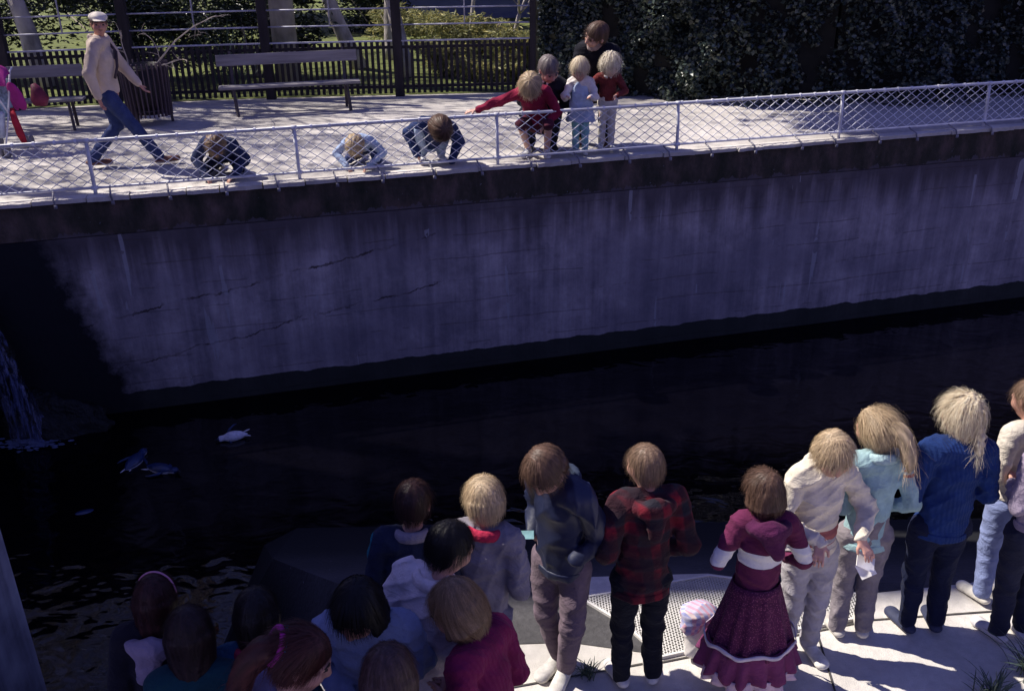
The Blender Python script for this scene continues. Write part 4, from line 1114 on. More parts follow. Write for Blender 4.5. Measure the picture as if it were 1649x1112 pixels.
def person(label, loc, rz, s, top=None, legs=None, hairs=None, shoes=(.55, .55, .55), tone=(.55, .31, .24), vox=.0075, group=None,
           tg=.014, lg=.008, hem=.0, fold=.0035, topname='sweater', legname='trousers', sleeve=.97, cuff=.5, face=False, hands={}, legcut=.02, hood=None, collar=None, brow=(.05, .03, .02), mous=None, barelegs=False, seed=1, trim=None, shoe=True, legfold=None, shortleg=False, big=1.0):
    root = empty('person', loc, R(rz)); root.scale = (big,)*3; tag(root, label, 'person', group); h = s.h; j = s.j
    allp = list(j.values()); G = Grid(allp, .16*h/1.4+.05, vox)
    torso(G, s, 0); f = s.P@v3(0, 1, 0)
    G.cone(j['pel'], (j['hpR']+j['hpL'])/2, .072*h, .072*h, .02, (f, .8))
    for n in 'RL':
        G.cone(j['hp'+n], j['kn'+n], .045*h, .029*h, .012); G.cone(j['kn'+n], j['an'+n], .032*h, .021*h, .01)
        G.cone(j['kn'+n]*.7+j['an'+n]*.3-(s.P@v3(0, .008*h, 0)), j['kn'+n]*.45+j['an'+n]*.55, .026*h, .023*h, .008)
        G.cone(j['an'+n]-v3(0, 0, .012*h), j['to'+n], .020*h, .016*h, .01)
    armp(G, s, 0)
    for n in 'RL':
        d, u_, cu = hands.get(n, (None, None, .5))
        if d is None and n in getattr(s, 'pk', ''): d = unit(j['pel']-j['wr'+n]); u_ = s.U@v3(0, 1, .1)
        if d is None: d = unit(j['wr'+n]-j['el'+n]); u_ = s.U@v3(0, -1, .3) if abs(d@(s.U@v3(0, -1, .3))) < .9 else s.U@v3(1, 0, 0)
        hand(G, s, n, np.array(d, float), np.array(u_, float), cu, h)
    G.cone(j['neck']-s.U@v3(0, 0, .03*h), j['head']-s.Hd@v3(0, .05*s.hh, .2*s.hh), .032*h, .029*h, .02)
    headf(G, s, vox)
    V, F = G.mesh(); npmesh('body', V, F, skin(tone), root)
    if face: facebits(s, root, brow=brow, mous=mous)
    # clothing
    if legs is not None and not barelegs:
        G = Grid([j['pel'], j['waist'], j['hpR'], j['hpL'], j['knR'], j['knL'], j['anR'], j['anL']], .14*h/1.4+.05, vox)
        G.cone(j['pel']+(j['waist']-j['pel'])*.5, (j['hpR']+j['hpL'])/2, .074*h+lg, .078*h+lg, .02, (f, .84))
        for n in 'RL':
            a = j['an'+n]; kn = j['kn'+n]
            G.cone(j['hp'+n], kn, .052*h+lg, .037*h+lg, .018)
            e = kn+(a-kn)*(.95 if not shortleg else .1); G.cone(kn, e, .037*h+lg, .030*h+lg, .012)
        G.folds(fold*.9 if legfold is None else legfold, 26, seed+5, 1.4)
        V, F = G.mesh(); npmesh(legname, V, F, legs, root)
    if top is not None:
        G = Grid([j[k_] for k_ in ('pel', 'waist', 'chest', 'neck', 'shR', 'shL', 'elR', 'elL', 'wrR', 'wrL')], .15*h/1.4+.06, vox)
        ax = unit(j['waist']-j['pel']); hp_ = j['pel']-ax*(.0*h+hem*h)
        torso(G, s, tg, hp_-ax*.03*h); G.cut(hp_, ax)
        armp(G, s, tg, sleeve, .016, cuff)
        G.cone(j['neck']-s.U@v3(0, 0, .035*h), j['neck']-s.U@v3(0, 0, .004*h), .038*h+tg*.4, .034*h+tg*.2, .015)
        G.folds(fold, 30, seed, 1.5)
        V, F = G.mesh(); npmesh(topname, V, F, top, root)
        if vox < .008 and topname != 'shirt':
            G = Grid([j[k_] for k_ in ('pel', 'waist')]+[hp_], .13*h/1.4+.06, vox)
            torso(G, s, tg+.004, hp_-ax*.03*h); G.cut(hp_-ax*.004, ax); G.cut(hp_+ax*.030*h, -ax); G.folds(fold*.5, 30, seed, 1.5)
            V, F = G.mesh()
            if len(F): npmesh('waistband', V, F, top, root)
    if hood is not None:
        G = Grid([j['neck'], j['chest'], j['shR'], j['shL']], .12*h, vox*.9); b = lambda x, y, z: j['neck']+s.U@(v3(x, y, z)*h)
        pts = [b(math.sin(a)*.062, -.028-.052*math.cos(a)*1.0+ (0.02 if abs(a) > 1.6 else 0), .002-.015*abs(math.sin(a))) for a in np.linspace(-2.3, 2.3, 13)]
        for p, q in zip(pts[:-1], pts[1:]): G.cone(p, q, .026*h, .026*h, .014)
        G.cone(b(0, -.075, -.015), b(hood[1] if len(hood) > 1 else 0, -.092, -.10), .050*h, .026*h, .03, (s.U@v3(0, 1, 0), .6))
        G.folds(.004, 34, seed+3, 1.0); V, F = G.mesh(); npmesh('hood', V, F, hood[0], root)
    if collar is not None:
        G = Grid([j['neck']], .085*h, vox*.8); b = lambda x, y, z: j['neck']+s.U@(v3(x, y, z)*h)
        cr = collar[1] if len(collar) > 1 else .044
        pts = [b(math.sin(a)*cr*1.05, -.002-math.cos(a)*cr, +.010+.010*math.cos(a)) for a in np.linspace(-2.9, 2.9, 17)]
        for p, q in zip(pts[:-1], pts[1:]): G.cone(p, q, .0135*h, .0135*h, .008, (s.U@v3(0, 0, 1), 1.4))
        V, F = G.mesh(); npmesh('collar', V, F, collar[0], root)
    if shoe:
        for n in 'RL':
            a = j['an'+n]; t = j['to'+n]; fz = a-v3(0, 0, .018*h); d = unit(t-fz)
            G = Grid([a, t, fz], .07*h/1.4+.02, vox*.8); hl = fz-d*.018*h
            G.cone(hl, t, .025*h, .029*h, .01, (v3(0, 0, 1), .72)); G.cone(fz+v3(0, 0, .014*h), fz*.45+t*.55, .026*h, .016*h, .012)
            sole = min(hl[2], t[2])-.016*h
            if abs(d[2]) < .5: G.cut(v3(0, 0, max(sole, .002 if s.P[2, 2] > .5 else sole)), v3(0, 0, 1))
            V, F = G.mesh(); m_ = simple('shoe_%.2f_%.2f' % (shoes[0], shoes[2]), shoes, .7, .25, 20, .4)
            cz = V[F].mean(1)[:, 2]; lim = V[:, 2].min()+.014*h/1.4
            npmesh('shoe', V, F, [m_, simple('shoe_sole', (.55, .52, .48), .7)], root, True, (cz < lim).astype(int))
    if hairs is not None:
        hs = dict(hairs); st = hs.pop('style'); mt = hs.pop('mat'); root['_t'] = 0
        tp = hair(s, root, st, mt, seed=seed, **hs); del root['_t']
        s.tail = tp
    return root
# ------------------------------------------------------------------ the children on the near side
H_brown = hairmat('hair_brown', (.12, .070, .050)); H_dk = hairmat('hair_dark', (.016, .011, .012)); H_black = hairmat('hair_black', (.006, .005, .007))
H_blond = hairmat('hair_blond', (.48, .37, .24)); H_fair = hairmat('hair_fair', (.66, .55, .40)); H_ging = hairmat('hair_ginger', (.085, .028, .022))
H_lb = hairmat('hair_lightbrown', (.22, .145, .10)); H_red = hairmat('hair_redbrown', (.045, .014, .012)); H_grey = hairmat('hair_grey', (.20, .17, .17))
GN = 'children watching the penguins from the near terrace'
def S(h, **k): return Skel(h, **k)
def stand(s, spread=.06, tw=0):
    for q in 'RL': s.step(q, (spread*.95, .012, .265), (spread, -.01, .045), (.018, .090, -.028))
    return s

s = stand(S(1.33, wide=1.08)).pocket().upper(4, 4, 3).headto(16, 8, -3)
person('child in a red and black plaid hooded jacket with hands in the pockets', (.60, 3.58, 0), 8, s, cloth('plaid_wool', (.1, .02, .02), pat='plaid'), cloth('black_jeans', (.007, .008, .015)),
       dict(style='short', mat=H_lb, frizz=.05, n_str=900), (.5, .48, .46), tg=0.022, hem=.065, fold=.007, topname='jacket', hood=(cloth('plaid_wool', (0, 0, 0)),), cuff=.2, lg=.009, group=GN, seed=3)
s = stand(S(1.42, wide=1.04), .05).pocket().upper(5, -14, -2).headto(10, 40, 4).step('L', (.07, .05, .27), (.03, .02, .045)).step('R', (.05, .02, .265), (.02, -.03, .045))
person('child in a shiny navy bomber jacket looking down with a hand in the pocket', (.225, 3.66, 0), 148, s, simple('navy_nylon', (.012, .016, .045), .5, .3, 6, .5, 30, spec=.4), cloth('mauve_trousers', (.13, .095, .12)),
       dict(style='mop', mat=H_brown, frizz=.05, n_str=900, part=1), (.48, .46, .43), tg=0.023, hem=.03, fold=.009, topname='jacket', cuff=.9, lg=.010, group=GN, seed=5, face=True, collar=(simple('navy_rib', (.02, .03, .06), .9), .050), legfold=.006)
s = S(1.23, wide=1.0).upper(2, -4, 2).headto(22, 10, -4).arm('L', (.07, -.02, -.155), (.03, .09, -.21)).arm('R', (.07, -.02, -.155), (.03, .09, -.215))
mg = person('girl in a maroon top with pale band and a frilled maroon skirt', (1.135, 3.53, 0), 6, s, cloth('maroon_band', (.10, .016, .052), pat='bands'), None,
       dict(style='bob', mat=H_brown, frizz=.35, n_str=1400, part=1), (.5, .45, .45), tg=0.012, hem=.075, fold=.006, group=GN, seed=7, hood=(cloth('maroon_plain', (.07, .012, .05)), .03), shoe=True)
# frilled skirt with pale zigzag trim and lace hem
def skirt(root, s):
    M_sk = cloth('maroon_floral', (.07, .012, .045), pat='floral'); M_rib = cloth('pale_ribbon', (.50, .44, .52)); M_fr = cloth('patterned_frill', (.14, .03, .09), pat='floral2'); M_lace = cloth('pink_lace', (.55, .40, .46))
    def ring(name, z0, z1, r0, r1, mat, amp, fr, zz=0, seed=0, k=10, n=120, out=0):
        V = []; g = random.Random(seed); ph = g.uniform(0, 6)
        for i in range(k+1):
            u_ = i/k
            for a in range(n):
                q = 2*math.pi*a/n; w_ = math.sin(fr*q+ph+.8*math.sin(3*q))*.7+math.sin(fr*1.7*q+2*ph)*.3
                r_ = (r0+(r1-r0)*u_)+amp*u_*w_+out; z = z0+(z1-z0)*u_+zz*math.sin(7*q+ph*0+.6)
                V.append((r_*math.cos(q)*1.08, r_*math.sin(q)*.88-.0, z))
        F = [(i*n+a, i*n+(a+1) % n, (i+1)*n+(a+1) % n, (i+1)*n+a) for i in range(k) for a in range(n)]
        o = npmesh(name, np.array(V), np.array(F), mat, root); m = o.modifiers.new('s', 'SOLIDIFY'); m.thickness = .004; return o
    ring('skirt', .665, .315, .100, .185, M_sk, .018, 13, 0, 1)
    ring('frill', .350, .185, .180, .215, M_fr, .030, 15, .012, 2, out=.004)
    ring('ribbon_trim', .354, .334, .196, .199, M_rib, .004, 15, .012, 3, 2, out=.006)
    ring('lace_hem', .198, .140, .204, .215, M_lace, .026, 17, .010, 4, 4)
skirt(mg, s)
s = stand(S(1.36, wide=.96), .05).upper(-2, 8, -2).headto(-10, 34, 3).arm('R', (.085, .04, -.155), (-.02, .155, -.17)).arm('L', (.10, .02, -.15), (.0, .145, -.19))
person('fair child in a cream and brick jacket, head bowed, facing the camera', (1.46, 3.76, 0), 186, s, cloth('cream_jacket', (.60, .54, .44), pat='cream'), cloth('grey_cords', (.36, .34, .36)),
       dict(style='mop', mat=H_blond, frizz=.25, n_str=1200, part=1), (.6, .58, .52), tg=0.020, hem=.0, fold=.008, topname='jacket', group=GN, seed=9, face=True, vox=.0065, cuff=.8, collar=(cloth('cream_plain', (.60, .54, .44)), .05), legfold=.006,
       hands={'R': ((.3, .5, -.6), (.2, .4, .8), .5), 'L': ((-.3, .5, -.6), (0, .4, .8), .5)})
s = stand(S(1.33, wide=1.0), .05).folded('L').pocket('R').upper(3, 14, 2).headto(18, 16, -4)
person('girl in a pale mint sweatshirt with striped sleeves and a long ponytail', (1.78, 3.90, 0), -4, s, cloth('mint_fleece', (.27, .40, .42), pat='stripe'), cloth('taupe_jeans', (.20, .175, .19)),
       dict(style='pony', mat=H_blond, frizz=.6, n_str=2200), (.45, .42, .38), tg=0.013, hem=.055, fold=.006, group=GN, seed=11, collar=(cloth('mint_plain', (.30, .42, .44)), .050))
s = stand(S(1.39, wide=1.05), .055).folded().upper(2, -2, 2).headto(16, 12, 6)
person('girl in a royal-blue ribbed sweater with curly fair hair tied in a plait', (2.17, 3.93, 0), 2, s, cloth('blue_knit', (.010, .028, .115), knit=.6), cloth('navy_cords', (.006, .009, .030)),
       dict(style='plait', mat=H_fair, frizz=.55, n_str=2600), (.03, .035, .07), tg=0.019, hem=.045, fold=.007, topname='knitted_sweater', group=GN, seed=13, legfold=.006)
s = stand(S(1.37, wide=.95), .05).folded().upper(2, 6, 2).headto(10, 10, 0)
person('child in a grey sweater and dark jeans cut off by the right edge', (2.61, 3.86, 0), 10, s, cloth('grey_lilac_knit', (.24, .20, .26), knit=.6), cloth('dark_denim', (.016, .018, .036)),
       dict(style='curlylong', mat=H_lb, frizz=.6, n_str=1200), (.5, .48, .48), tg=0.014, hem=-.02, fold=.006, group=GN, seed=15)
s = stand(S(1.34, wide=1.0), .05).folded().upper(2, 6, 2).headto(6, 14, 0)
person('child in pale faded jeans mostly hidden behind the grey-sweatered child', (2.66, 4.16, 0), 10, s, cloth('oat_top', (.55, .50, .42)), cloth('pale_denim', (.20, .24, .42)),
       dict(style='short', mat=H_lb, frizz=.2, n_str=500), (.6, .57, .5), tg=0.014, hem=-.02, group=GN, seed=16)

s = stand(S(1.33, wide=1.05)).folded().upper(3, 0, 1).headto(-14, 6, 2)
person('boy with brown hair in a navy sweatshirt with teal shoulders and grey collar', (-.45, 3.32, 0), 2, s, cloth('navy_teal', (.016, .022, .050), pat='tealyoke'), cloth('black_jeans', (.007, .008, .015)),
       dict(style='short', mat=H_red if False else hairmat('hair_chestnut', (.040, .018, .016)), frizz=.05, n_str=700), tg=0.014, fold=.006, group=GN, seed=17, collar=(cloth('grey_collar', (.22, .20, .24)), .044))
s = stand(S(1.32, wide=1.0)).folded().upper(4, -8, 3).headto(26, 14, -5)
person('blond boy in a grey sweatshirt with a raspberry collar', (-.155, 3.34, 0), -4, s, cloth('grey_jersey', (.19, .175, .21)), cloth('grey_trousers', (.15, .14, .19)),
       dict(style='mop', mat=H_blond, frizz=.15, n_str=1200, part=-1), tg=0.019, hem=.02, fold=.008, group=GN, seed=19, collar=(cloth('raspberry', (.34, .02, .055)), .050))
s = stand(S(1.40, wide=1.12)).folded().upper(7, -20, 5).headto(-32, 14, 2)
person('black-haired boy in a loose white shirt turned to the right', (-.37, 2.93, 0), -10, s, cloth('white_shirt', (.66, .60, .62)), cloth('black_jeans', (.007, .008, .015)),
       dict(style='short', mat=H_black, frizz=.05, n_str=900), tg=0.019, hem=.08, fold=.010, topname='shirt', group=GN, seed=21, face=True, collar=(cloth('white_shirt', (0, 0, 0)), .050))
s = stand(S(1.37, wide=1.05)).folded().upper(10, 10, 4).headto(20, 26, 2)
person('child with a blonde bob in a magenta sweater, face turned left and down', (-.09, 2.58, 0), 50, s, cloth('magenta_knit', (.15, .010, .055), knit=.4), cloth('black_jeans', (.007, .008, .015)),
       dict(style='bob', mat=hairmat('hair_dullblond', (.26, .17, .10)), frizz=.2, n_str=1800), tg=0.016, hem=.05, fold=.007, group=GN, seed=23, face=True)
s = stand(S(1.40, wide=1.08)).folded().upper(10, 4, 0).headto(-14, 20, 0)
person('girl with a black bob and hair slide in a pale blue sweatshirt, looking down', (-.56, 2.80, 0), 176, s, cloth('pale_blue_fleece', (.20, .24, .38)), cloth('navy_cords', (0, 0, 0)),
       dict(style='bob', mat=H_black, frizz=.1, n_str=1500), tg=0.020, fold=.008, group=GN, seed=25, face=True, tone=(.40, .22, .18))
s = stand(S(1.40, wide=1.0)).folded().upper(6, 0, 0).headto(6, 16, 0)
person('child with straight brown hair whose crown just shows at the bottom edge', (-.41, 2.19, 0), 0, s, cloth('plum_top', (.06, .02, .06)), cloth('navy_cords', (0, 0, 0)),
       dict(style='long', mat=hairmat('hair_midbrown', (.085, .048, .045)), frizz=.1, n_str=1500), tg=0.014, group=GN, seed=27)
s = stand(S(1.43, wide=1.0)).folded().upper(6, -30, 0).headto(-42, 20, 0)
pony = person('ginger girl in profile with a ponytail and pink and blue hair bands', (-.80, 2.30, 0), -14, s, cloth('lilac_top', (.16, .14, .24)), cloth('navy_cords', (0, 0, 0)),
       dict(style='pony', mat=H_ging, frizz=.3, n_str=1900), tg=0.014, group=GN, seed=29, face=True)
def bobble(s, root, off, c, nm):
    hh = s.hh; P = s.j['head']+s.Hd@(v3(*off)*hh); ax = s.Hd@v3(.3, -1, .1); ax = unit(ax); x = unit(np.cross(ax, v3(0, 0, 1))); y = np.cross(ax, x)
    MB().tube([tuple(P+(x*math.cos(q)+y*math.sin(q)*1.0)*.27*hh) for q in np.linspace(0, 2*math.pi, 17)], .055*hh, 8, False).build('hair_band', simple(nm, c, .7, .2, 30, .4), root, True)
bobble(s, pony, (.04, -.47, .13), (.50, .03, .30), 'band_pink'); bobble(s, pony, (.03, -.38, .14), (.05, .28, .45), 'band_blue')
s = stand(S(1.27, wide=1.05)).folded().upper(6, 6, 0).headto(0, 12, 0)
person('dark-haired child in a bright blue top with a red collar', (-.95, 2.66, 0), 4, s, cloth('bright_blue', (.02, .07, .14)), cloth('navy_cords', (0, 0, 0)),
       dict(style='long', mat=H_dk, frizz=.1, n_str=1100), tg=0.019, fold=.008, group=GN, seed=31, collar=(cloth('red_cloth2', (.30, .02, .06)), .058))
s = stand(S(1.30, wide=1.0)).folded().upper(6, 4, 0).headto(10, 14, 0)
person('child with long dark brown hair over a teal top at the bottom left', (-1.15, 2.52, 0), 6, s, cloth('teal_top', (.006, .035, .05)), cloth('navy_cords', (0, 0, 0)),
       dict(style='long', mat=hairmat('hair_darkbrown', (.028, .014, .014)), frizz=.1, n_str=1400), tg=0.014, group=GN, seed=33)
s = stand(S(1.23, wide=1.1)).folded().upper(4, 8, 0).headto(-6, 8, 0)
hb = person('girl with a pink headband and a pale hood on a dark jacket, farthest left', (-1.39, 2.82, 0), -6, s, cloth('dark_jacket', (.010, .009, .016)), cloth('navy_cords', (0, 0, 0)),
       dict(style='long', mat=H_red, frizz=.1, n_str=1400), tg=0.022, group=GN, seed=35, topname='jacket', hood=(cloth('pale_hood', (.26, .21, .28)), -.03))
hh = s.hh
MB().tube([tuple(s.j['head']+s.Hd@(v3(math.sin(q)*.43, .02, .10+math.cos(q)*.50)*hh)) for q in np.linspace(-1.5, 1.5, 17)], .022*hh, 7).build('headband', simple('pink_band', (.55, .22, .32), .5, .1, 5, 0), hb, True)
# held and put-down things
pp = MB().box((0, 0, 0), (.10, .004, .075), Matrix.Rotation(.5, 3, 'Y') @ Matrix.Rotation(-.9, 3, 'X')).box((.01, .004, -.05), (.075, .004, .07), Matrix.Rotation(-.5, 3, 'Y') @ Matrix.Rotation(-.6, 3, 'X')).build('paper', simple('white_paper', (.75, .72, .68), .8))
pp.location = (1.66, 3.58, .72); tag(pp, 'folded white paper held by the child in the cream jacket', 'paper')
nb_ = MB().box((0, 0, 0), (.065, .004, .038), Matrix.Rotation(-.7, 3, 'X')).build('name_card', simple('mint_card', (.30, .55, .55), .6))
nb_.location = (.055, 3.50, .96); tag(nb_, 'small mint-green card pinned to the navy bomber jacket', 'card')
bag = empty('carrier_bag', (.93, 3.73, .018)); bag.scale = (.78, .78, .9); tag(bag, 'pale carrier bag with a checked cloth on top, standing beside the frilled skirt', 'bag')
G = Grid([v3(0, 0, 0), v3(0, 0, .36)], .18, .009); G.cone(v3(0, 0, .07), v3(.01, 0, .26), .085, .10, .03, (v3(0, 1, 0), .75)); G.folds(.010, 26, 4, .5); G.cut(v3(0, 0, .003), v3(0, 0, 1))
V, F = G.mesh(); npmesh('sack', V, F, simple('white_plastic', (.68, .64, .60), .5, .08, 9, .3), bag)
n = N('checked_cloth'); o = n.xyz(); sx_ = n.math('GREATER_THAN', n.math('SINE', n.math('MULTIPLY', n.math('ADD', o[0], o[1]), 120)), .2); sz_ = n.math('GREATER_THAN', n.math('SINE', n.math('MULTIPLY', o[2], 130)), .3)
M_ck = n.done(n.mix(sz_, n.mix(sx_, (.42, .40, .52), (.50, .28, .36)), n.mix(sx_, (.28, .30, .50), (.62, .50, .48))), .9)
G = Grid([v3(0, 0, .28), v3(0, 0, .40)], .17, .009); G.ell(v3(.0, -.01, .32), np.eye(3), v3(.125, .095, .075), .0); G.ell(v3(-.06, -.04, .27), np.eye(3), v3(.07, .06, .09), .03); G.folds(.008, 30, 9, 1)
V, F = G.mesh(); npmesh('checked_cloth', V, F, M_ck, bag)

# ------------------------------------------------------------------ people on the far promenade
GF = 'visitors at the wire fence across the pool'
# walking man in a cap
s = S(1.80, wide=1.12)
s.step('L', (.055, .0, .27), (.07, -.16, .055), (.01, .10, -.035)); s.step('R', (.06, .12, .285), (.05, .26, .05), (.01, .10, -.012))
s.step('L', (.06, .03, .275), (.06, -.17, .06)); s.upper(3, -22, 0).headto(-66, 4, 0)
s.arm('R', (.075, -.03, -.165), (.065, .005, -.315)); s.arm('L', (.06, .07, -.16), (.05, .17, -.275))
M_bei = simple('beige_jacket', (.50, .40, .33), .8, .15, 6, .5, 30)
man = person('man in a pale flat cap, beige jacket and blue jeans striding to the right', (-4.78, 11.36, ZD), -64, s, M_bei, cloth('blue_jeans', (.030, .045, .13)),
       dict(style='short', mat=H_brown, frizz=.0, n_str=200), (.16, .07, .05), (.50, .25, .19), vox=.010, tg=0.026, hem=-.005, fold=.006, topname='jacket', group=None, seed=41, face=True, mous=(.14, .09, .06), collar=(M_bei, .05), lg=.012, cuff=.8)
hh = s.hh; P = lambda x, y, z: tuple(s.j['head']+s.Hd@(v3(x, y, z)*hh))
G = Grid([P(0, 0, .3)], .17, .008); G.ell(P(0, -.04, .33), s.Hd, v3(.43, .50, .24)*hh, .0); G.ell(P(0, .42, .24), s.Hd, v3(.30, .24, .045)*hh, .02); G.cut(P(0, 0, .17), s.Hd@v3(0, -.10, 1))
V, F = G.mesh(); npmesh('cap', V, F, simple('cap_cloth', (.66, .60, .52), .9, .1, 12, .4), man)
P = lambda x, y, z: s.j['chest']+s.U@v3(x, y, z)
MB().tube([P(-.12, .05, .19), P(-.07, .145, .08), P(.02, .165, -.08), P(.10, .15, -.2)], .018, 6).build('shoulder_strap', simple('dark_strap', (.06, .04, .045), .7), man, True)
MB().poly([tuple(P(x, .142, z)) for x, z in ((-.025, .12), (.025, .12), (.02, .0), (-.02, .0))]).build('shirt_front', simple('dark_shirt', (.05, .04, .06)), man)

def at_fence(x, dy=0): return (x, 9.74+.135*UX+(x+5.35)*math.tan(ANG)+dy)
# two children doubled over at the foot of the fence
def crouch(h, lean=55, side=0, hh=None):
    s = Skel(h, hh, wide=1.1); j = s.j; d = v3(0, -.02*h, -.34*h)
    for k_ in ('pel', 'hpR', 'hpL', *s.up): j[k_] = j[k_]+d
    for q, n_ in ((1, 'R'), (-1, 'L')): j['kn'+n_] = v3(q*.10*h, .17*h, .27*h); j['an'+n_] = v3(q*.07*h, -.02*h, .05*h); j['to'+n_] = v3(q*.085*h, .09*h, .02*h)
    s.upper(lean, 0, side); return s
def kneel(h, lean, hh, side=0, out=.30):
    s = crouch(h, 0, 0, hh); j = s.j
    for k_ in ('pel', 'hpR', 'hpL', *s.up): j[k_] = j[k_]+v3(0, 0, .02)
    for q, n_ in ((1, 'R'), (-1, 'L')): j['kn'+n_] = v3(q*.14*h, .12*h, .06*h); j['an'+n_] = v3(q*.07*h, -.16*h, .05*h); j['to'+n_] = v3(q*.07*h, -.26*h, .03*h)
    s.upper(lean, 0, side); s.headto(0, 25, 0)
    for q, n_ in ((1, 'R'), (-1, 'L')):
        sh = j['sh'+n_]; j['el'+n_] = v3(sh[0]+q*out*.5*h, sh[1]+.0*h, sh[2]*.55); j['wr'+n_] = v3(sh[0]*.5+q*.05*h, sh[1]+.13*h, .055)
    return s
s = kneel(1.38, 62, .27, -6, .20); yl = s.j['head'][1]+.04; x, y = at_fence(-3.40, .14)
person('child in a navy top crouched low at the fence, head bowed over the edge', (x, y+yl, ZD), 186, s, cloth('navy_print', (.016, .024, .070)), cloth('navy_cords', (0, 0, 0)),
       dict(style='mop', mat=H_lb, frizz=.1, n_str=500), vox=.009, tg=.03, fold=.008, group=GF, seed=51)
s = kneel(1.28, 72, .26, 4, .24); yl = s.j['head'][1]+.04; x, y = at_fence(-1.78, .14)
person('blond child in a pale blue top bent down with head at the bottom rail', (x, y+yl, ZD), 176, s, cloth('sky_top', (.30, .38, .55)), cloth('blue_jeans', (0, 0, 0)),
       dict(style='mop', mat=H_blond, frizz=.15, n_str=500), vox=.009, tg=.02, fold=.007, group=GF, seed=53)
# crouching child 3 in blue
def crouch(h, lean=55, side=0, hh=None):
    s = Skel(h, hh, wide=1.1); j = s.j; d = v3(0, -.02*h, -.34*h)
    for k_ in ('pel', 'hpR', 'hpL', *s.up): j[k_] = j[k_]+d
    for q, n_ in ((1, 'R'), (-1, 'L')): j['kn'+n_] = v3(q*.10*h, .17*h, .27*h); j['an'+n_] = v3(q*.07*h, -.02*h, .05*h); j['to'+n_] = v3(q*.085*h, .09*h, .02*h)
    s.upper(lean, 0, side); return s
s = crouch(1.42, 56, -10, .28).headto(20, 40, 0); s.arm('R', (.08, .02, -.15), (.0, .16, -.20)); s.arm('L', (.09, .04, -.14), (.05, .18, -.20))
x, y = at_fence(-.96, .46)
person('child in a blue jumper crouching with head bowed behind the middle of the fence', (x, y, ZD), 190, s, cloth('denim_blue', (.016, .030, .10)), cloth('pale_sky_trousers', (.34, .42, .55)),
       dict(style='mop', mat=H_brown, frizz=.15, n_str=500), vox=.009, tg=.030, fold=.008, group=GF, seed=55, big=1.15)
# maroon child leaning over the rail, arm stretched to the left of the picture
s = crouch(1.34, 34, 6, .25).headto(0, 36, -6); s.turn(np.eye(3), s.j['pel'], s.up)
for k_ in ('pel', 'hpR', 'hpL', *s.up): s.j[k_] = s.j[k_]+v3(0, 0, .14)
s.arm('R', (.17, .03, -.03), (.31, .07, -.05)); s.arm('L', (.06, .06, -.15), (-.02, .15, -.17))
x, y = at_fence(.16, .34)
person('blond child in a maroon top leaning on the rail with one arm stretched out', (x+.19, y, ZD), 172, s, cloth('maroon_wool', (.20, .012, .040)), cloth('tan_shorts', (.07, .015, .03)),
       dict(style='mop', mat=H_blond, frizz=.25, n_str=700), vox=.008, tg=0.017, fold=.007, group=GF, seed=57, big=1.26, shortleg=True, legname='shorts', sleeve=.9, hands={'R': ((1, .2, -.1), (0, .3, 1), .45)}, tone=(.62, .38, .30))
# old man in dark suit bending forward
s = crouch(1.80, 26, -6, .285).headto(34, 16, 0)
x, y = at_fence(.40, .62)
for k_ in ('pel', 'hpR', 'hpL', *s.up): s.j[k_] = s.j[k_]+v3(0, 0, .05)
s.folded()
person('grey-haired man in a dark suit crouching behind the child in maroon', (x+.02, y+.05, ZD), 176, s, cloth('dark_suit', (.012, .013, .024)), cloth('dark_suit', (0, 0, 0)),
       dict(style='short', mat=H_grey, frizz=.0, n_str=300), (.02, .02, .02), vox=.010, tg=0.022, fold=.007, topname='suit_jacket', big=1.08, group=GF, seed=59, face=True, brow=(.12, .10, .10), tone=(.60, .33, .27), collar=(cloth('white_shirt', (0, 0, 0)), .040), hem=.04)
# little girl in white and pale blue holding the rail
s = S(1.06, hh=.225).upper(6, 0, 0).headto(-10, 26, 0)
s.arm('R', (.06, .08, -.13), (.02, .19, -.10)); s.arm('L', (.06, .08, -.13), (.03, .19, -.10)); stand(s, .05)
x, y = at_fence(.92, .26)
gl_ = person('small fair girl in white and pale blue holding the top rail', (x-.02, y, ZD), 168, s, cloth('white_blouse', (.62, .58, .56)), cloth('aqua_tights', (.22, .42, .46)),
       dict(style='mop', mat=H_fair, frizz=.3, n_str=600), vox=.008, tg=0.02, fold=.007, hem=.02, group=GF, seed=61, big=1.14, face=True, brow=(.3, .2, .12))
G = Grid([s.j['pel'], s.j['chest'], v3(0, 0, .3)], .22, .009); f_ = (v3(0, 1, 0), .8)
G.cone(s.j['chest']-v3(0, 0, .02), s.j['pel']+v3(0, 0, .0), .108, .125, .02, f_); G.cone(s.j['pel'], v3(0, 0, .34), .125, .175, .03, f_); G.cut(v3(0, 0, .36), v3(0, 0, 1)); G.folds(.008, 30, 3, .3)
V, F = G.mesh(); npmesh('pinafore', V, F, cloth('pale_pinafore', (.36, .44, .60)), gl_)
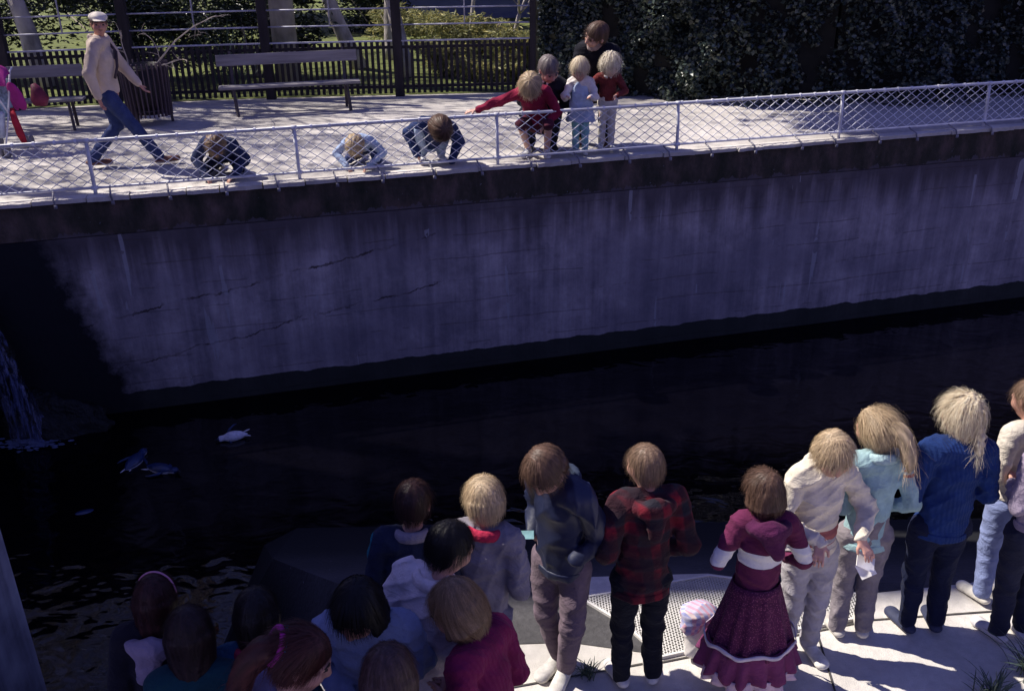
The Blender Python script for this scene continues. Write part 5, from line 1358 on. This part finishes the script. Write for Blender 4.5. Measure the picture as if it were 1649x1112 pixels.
# bearded man bending over the toddler
s = S(1.80, hh=.29).upper(30, 0, -4).headto(-52, 4, 0); s.arm('R', (.03, .12, -.13), (-.06, .22, -.20)); s.arm('L', (.03, .12, -.13), (-.02, .24, -.22))
s.step('R', (.08, .10, .25), (.08, -.02, .045)); s.step('L', (.08, .10, .25), (.08, -.02, .045))
for k_ in ('pel', 'hpR', 'hpL', *s.up): s.j[k_] = s.j[k_]+v3(0, -.10, -.26)
x, y = at_fence(1.12, .72)
bm = person('bearded man in black bending over the small child at the fence', (x, y, ZD), 170, s, cloth('black_jersey', (.010, .010, .016)), cloth('black_jersey', (0, 0, 0)),
       dict(style='short', mat=H_brown, frizz=.1, n_str=500), (.05, .03, .03), vox=.010, tg=.040, fold=.007, group=GF, seed=63, big=1.1, face=True, tone=(.58, .35, .28))
hh = s.hh; P = lambda x, y, z: s.j['head']+s.Hd@(v3(x, y, z)*hh)
G = Grid([P(0, .2, -.3)], .13, .007)
for a in np.linspace(-1.3, 1.3, 9): G.cone(P(math.sin(a)*.29, -.02+math.cos(a)*.30, -.16-.16*math.cos(a)), P(math.sin(a)*.24, .02+math.cos(a)*.30, -.33-.12*math.cos(a)), .07*hh, .08*hh, .02)
G.folds(.003, 60, 4, 1); V, F = G.mesh(); npmesh('beard', V, F, simple('beard_grey', (.26, .20, .19), .8, .3, 40, .8, 90), bm)
# toddler in brown with white collar and cream trousers
s = S(1.12, hh=.245).upper(8, 0, 0).headto(22, 26, 0); s.arm('R', (.12, .02, -.10), (.09, .12, -.15)); s.arm('L', (.08, .05, -.13), (-.01, .15, -.14)); stand(s, .05)
for k_ in s.j: s.j[k_] = s.j[k_]+v3(0, 0, .04)
x, y = at_fence(1.20, .30)
person('white-haired toddler in brown jumper and cream trousers held at the fence', (x+.04, y, ZD), 178, s, cloth('brown_jumper', (.13, .025, .025), knit=.4), cloth('cream_trousers', (.55, .50, .44)),
       dict(style='curly', mat=hairmat('hair_white', (.66, .58, .46)), frizz=.5, n_str=900), (.62, .6, .56), vox=.008, tg=0.016, fold=.006, topname='jumper', big=1.08, group=GF, seed=65, face=True, collar=(cloth('white_collar', (.66, .62, .60)), .066), tone=(.66, .42, .34), brow=(.3, .2, .12))
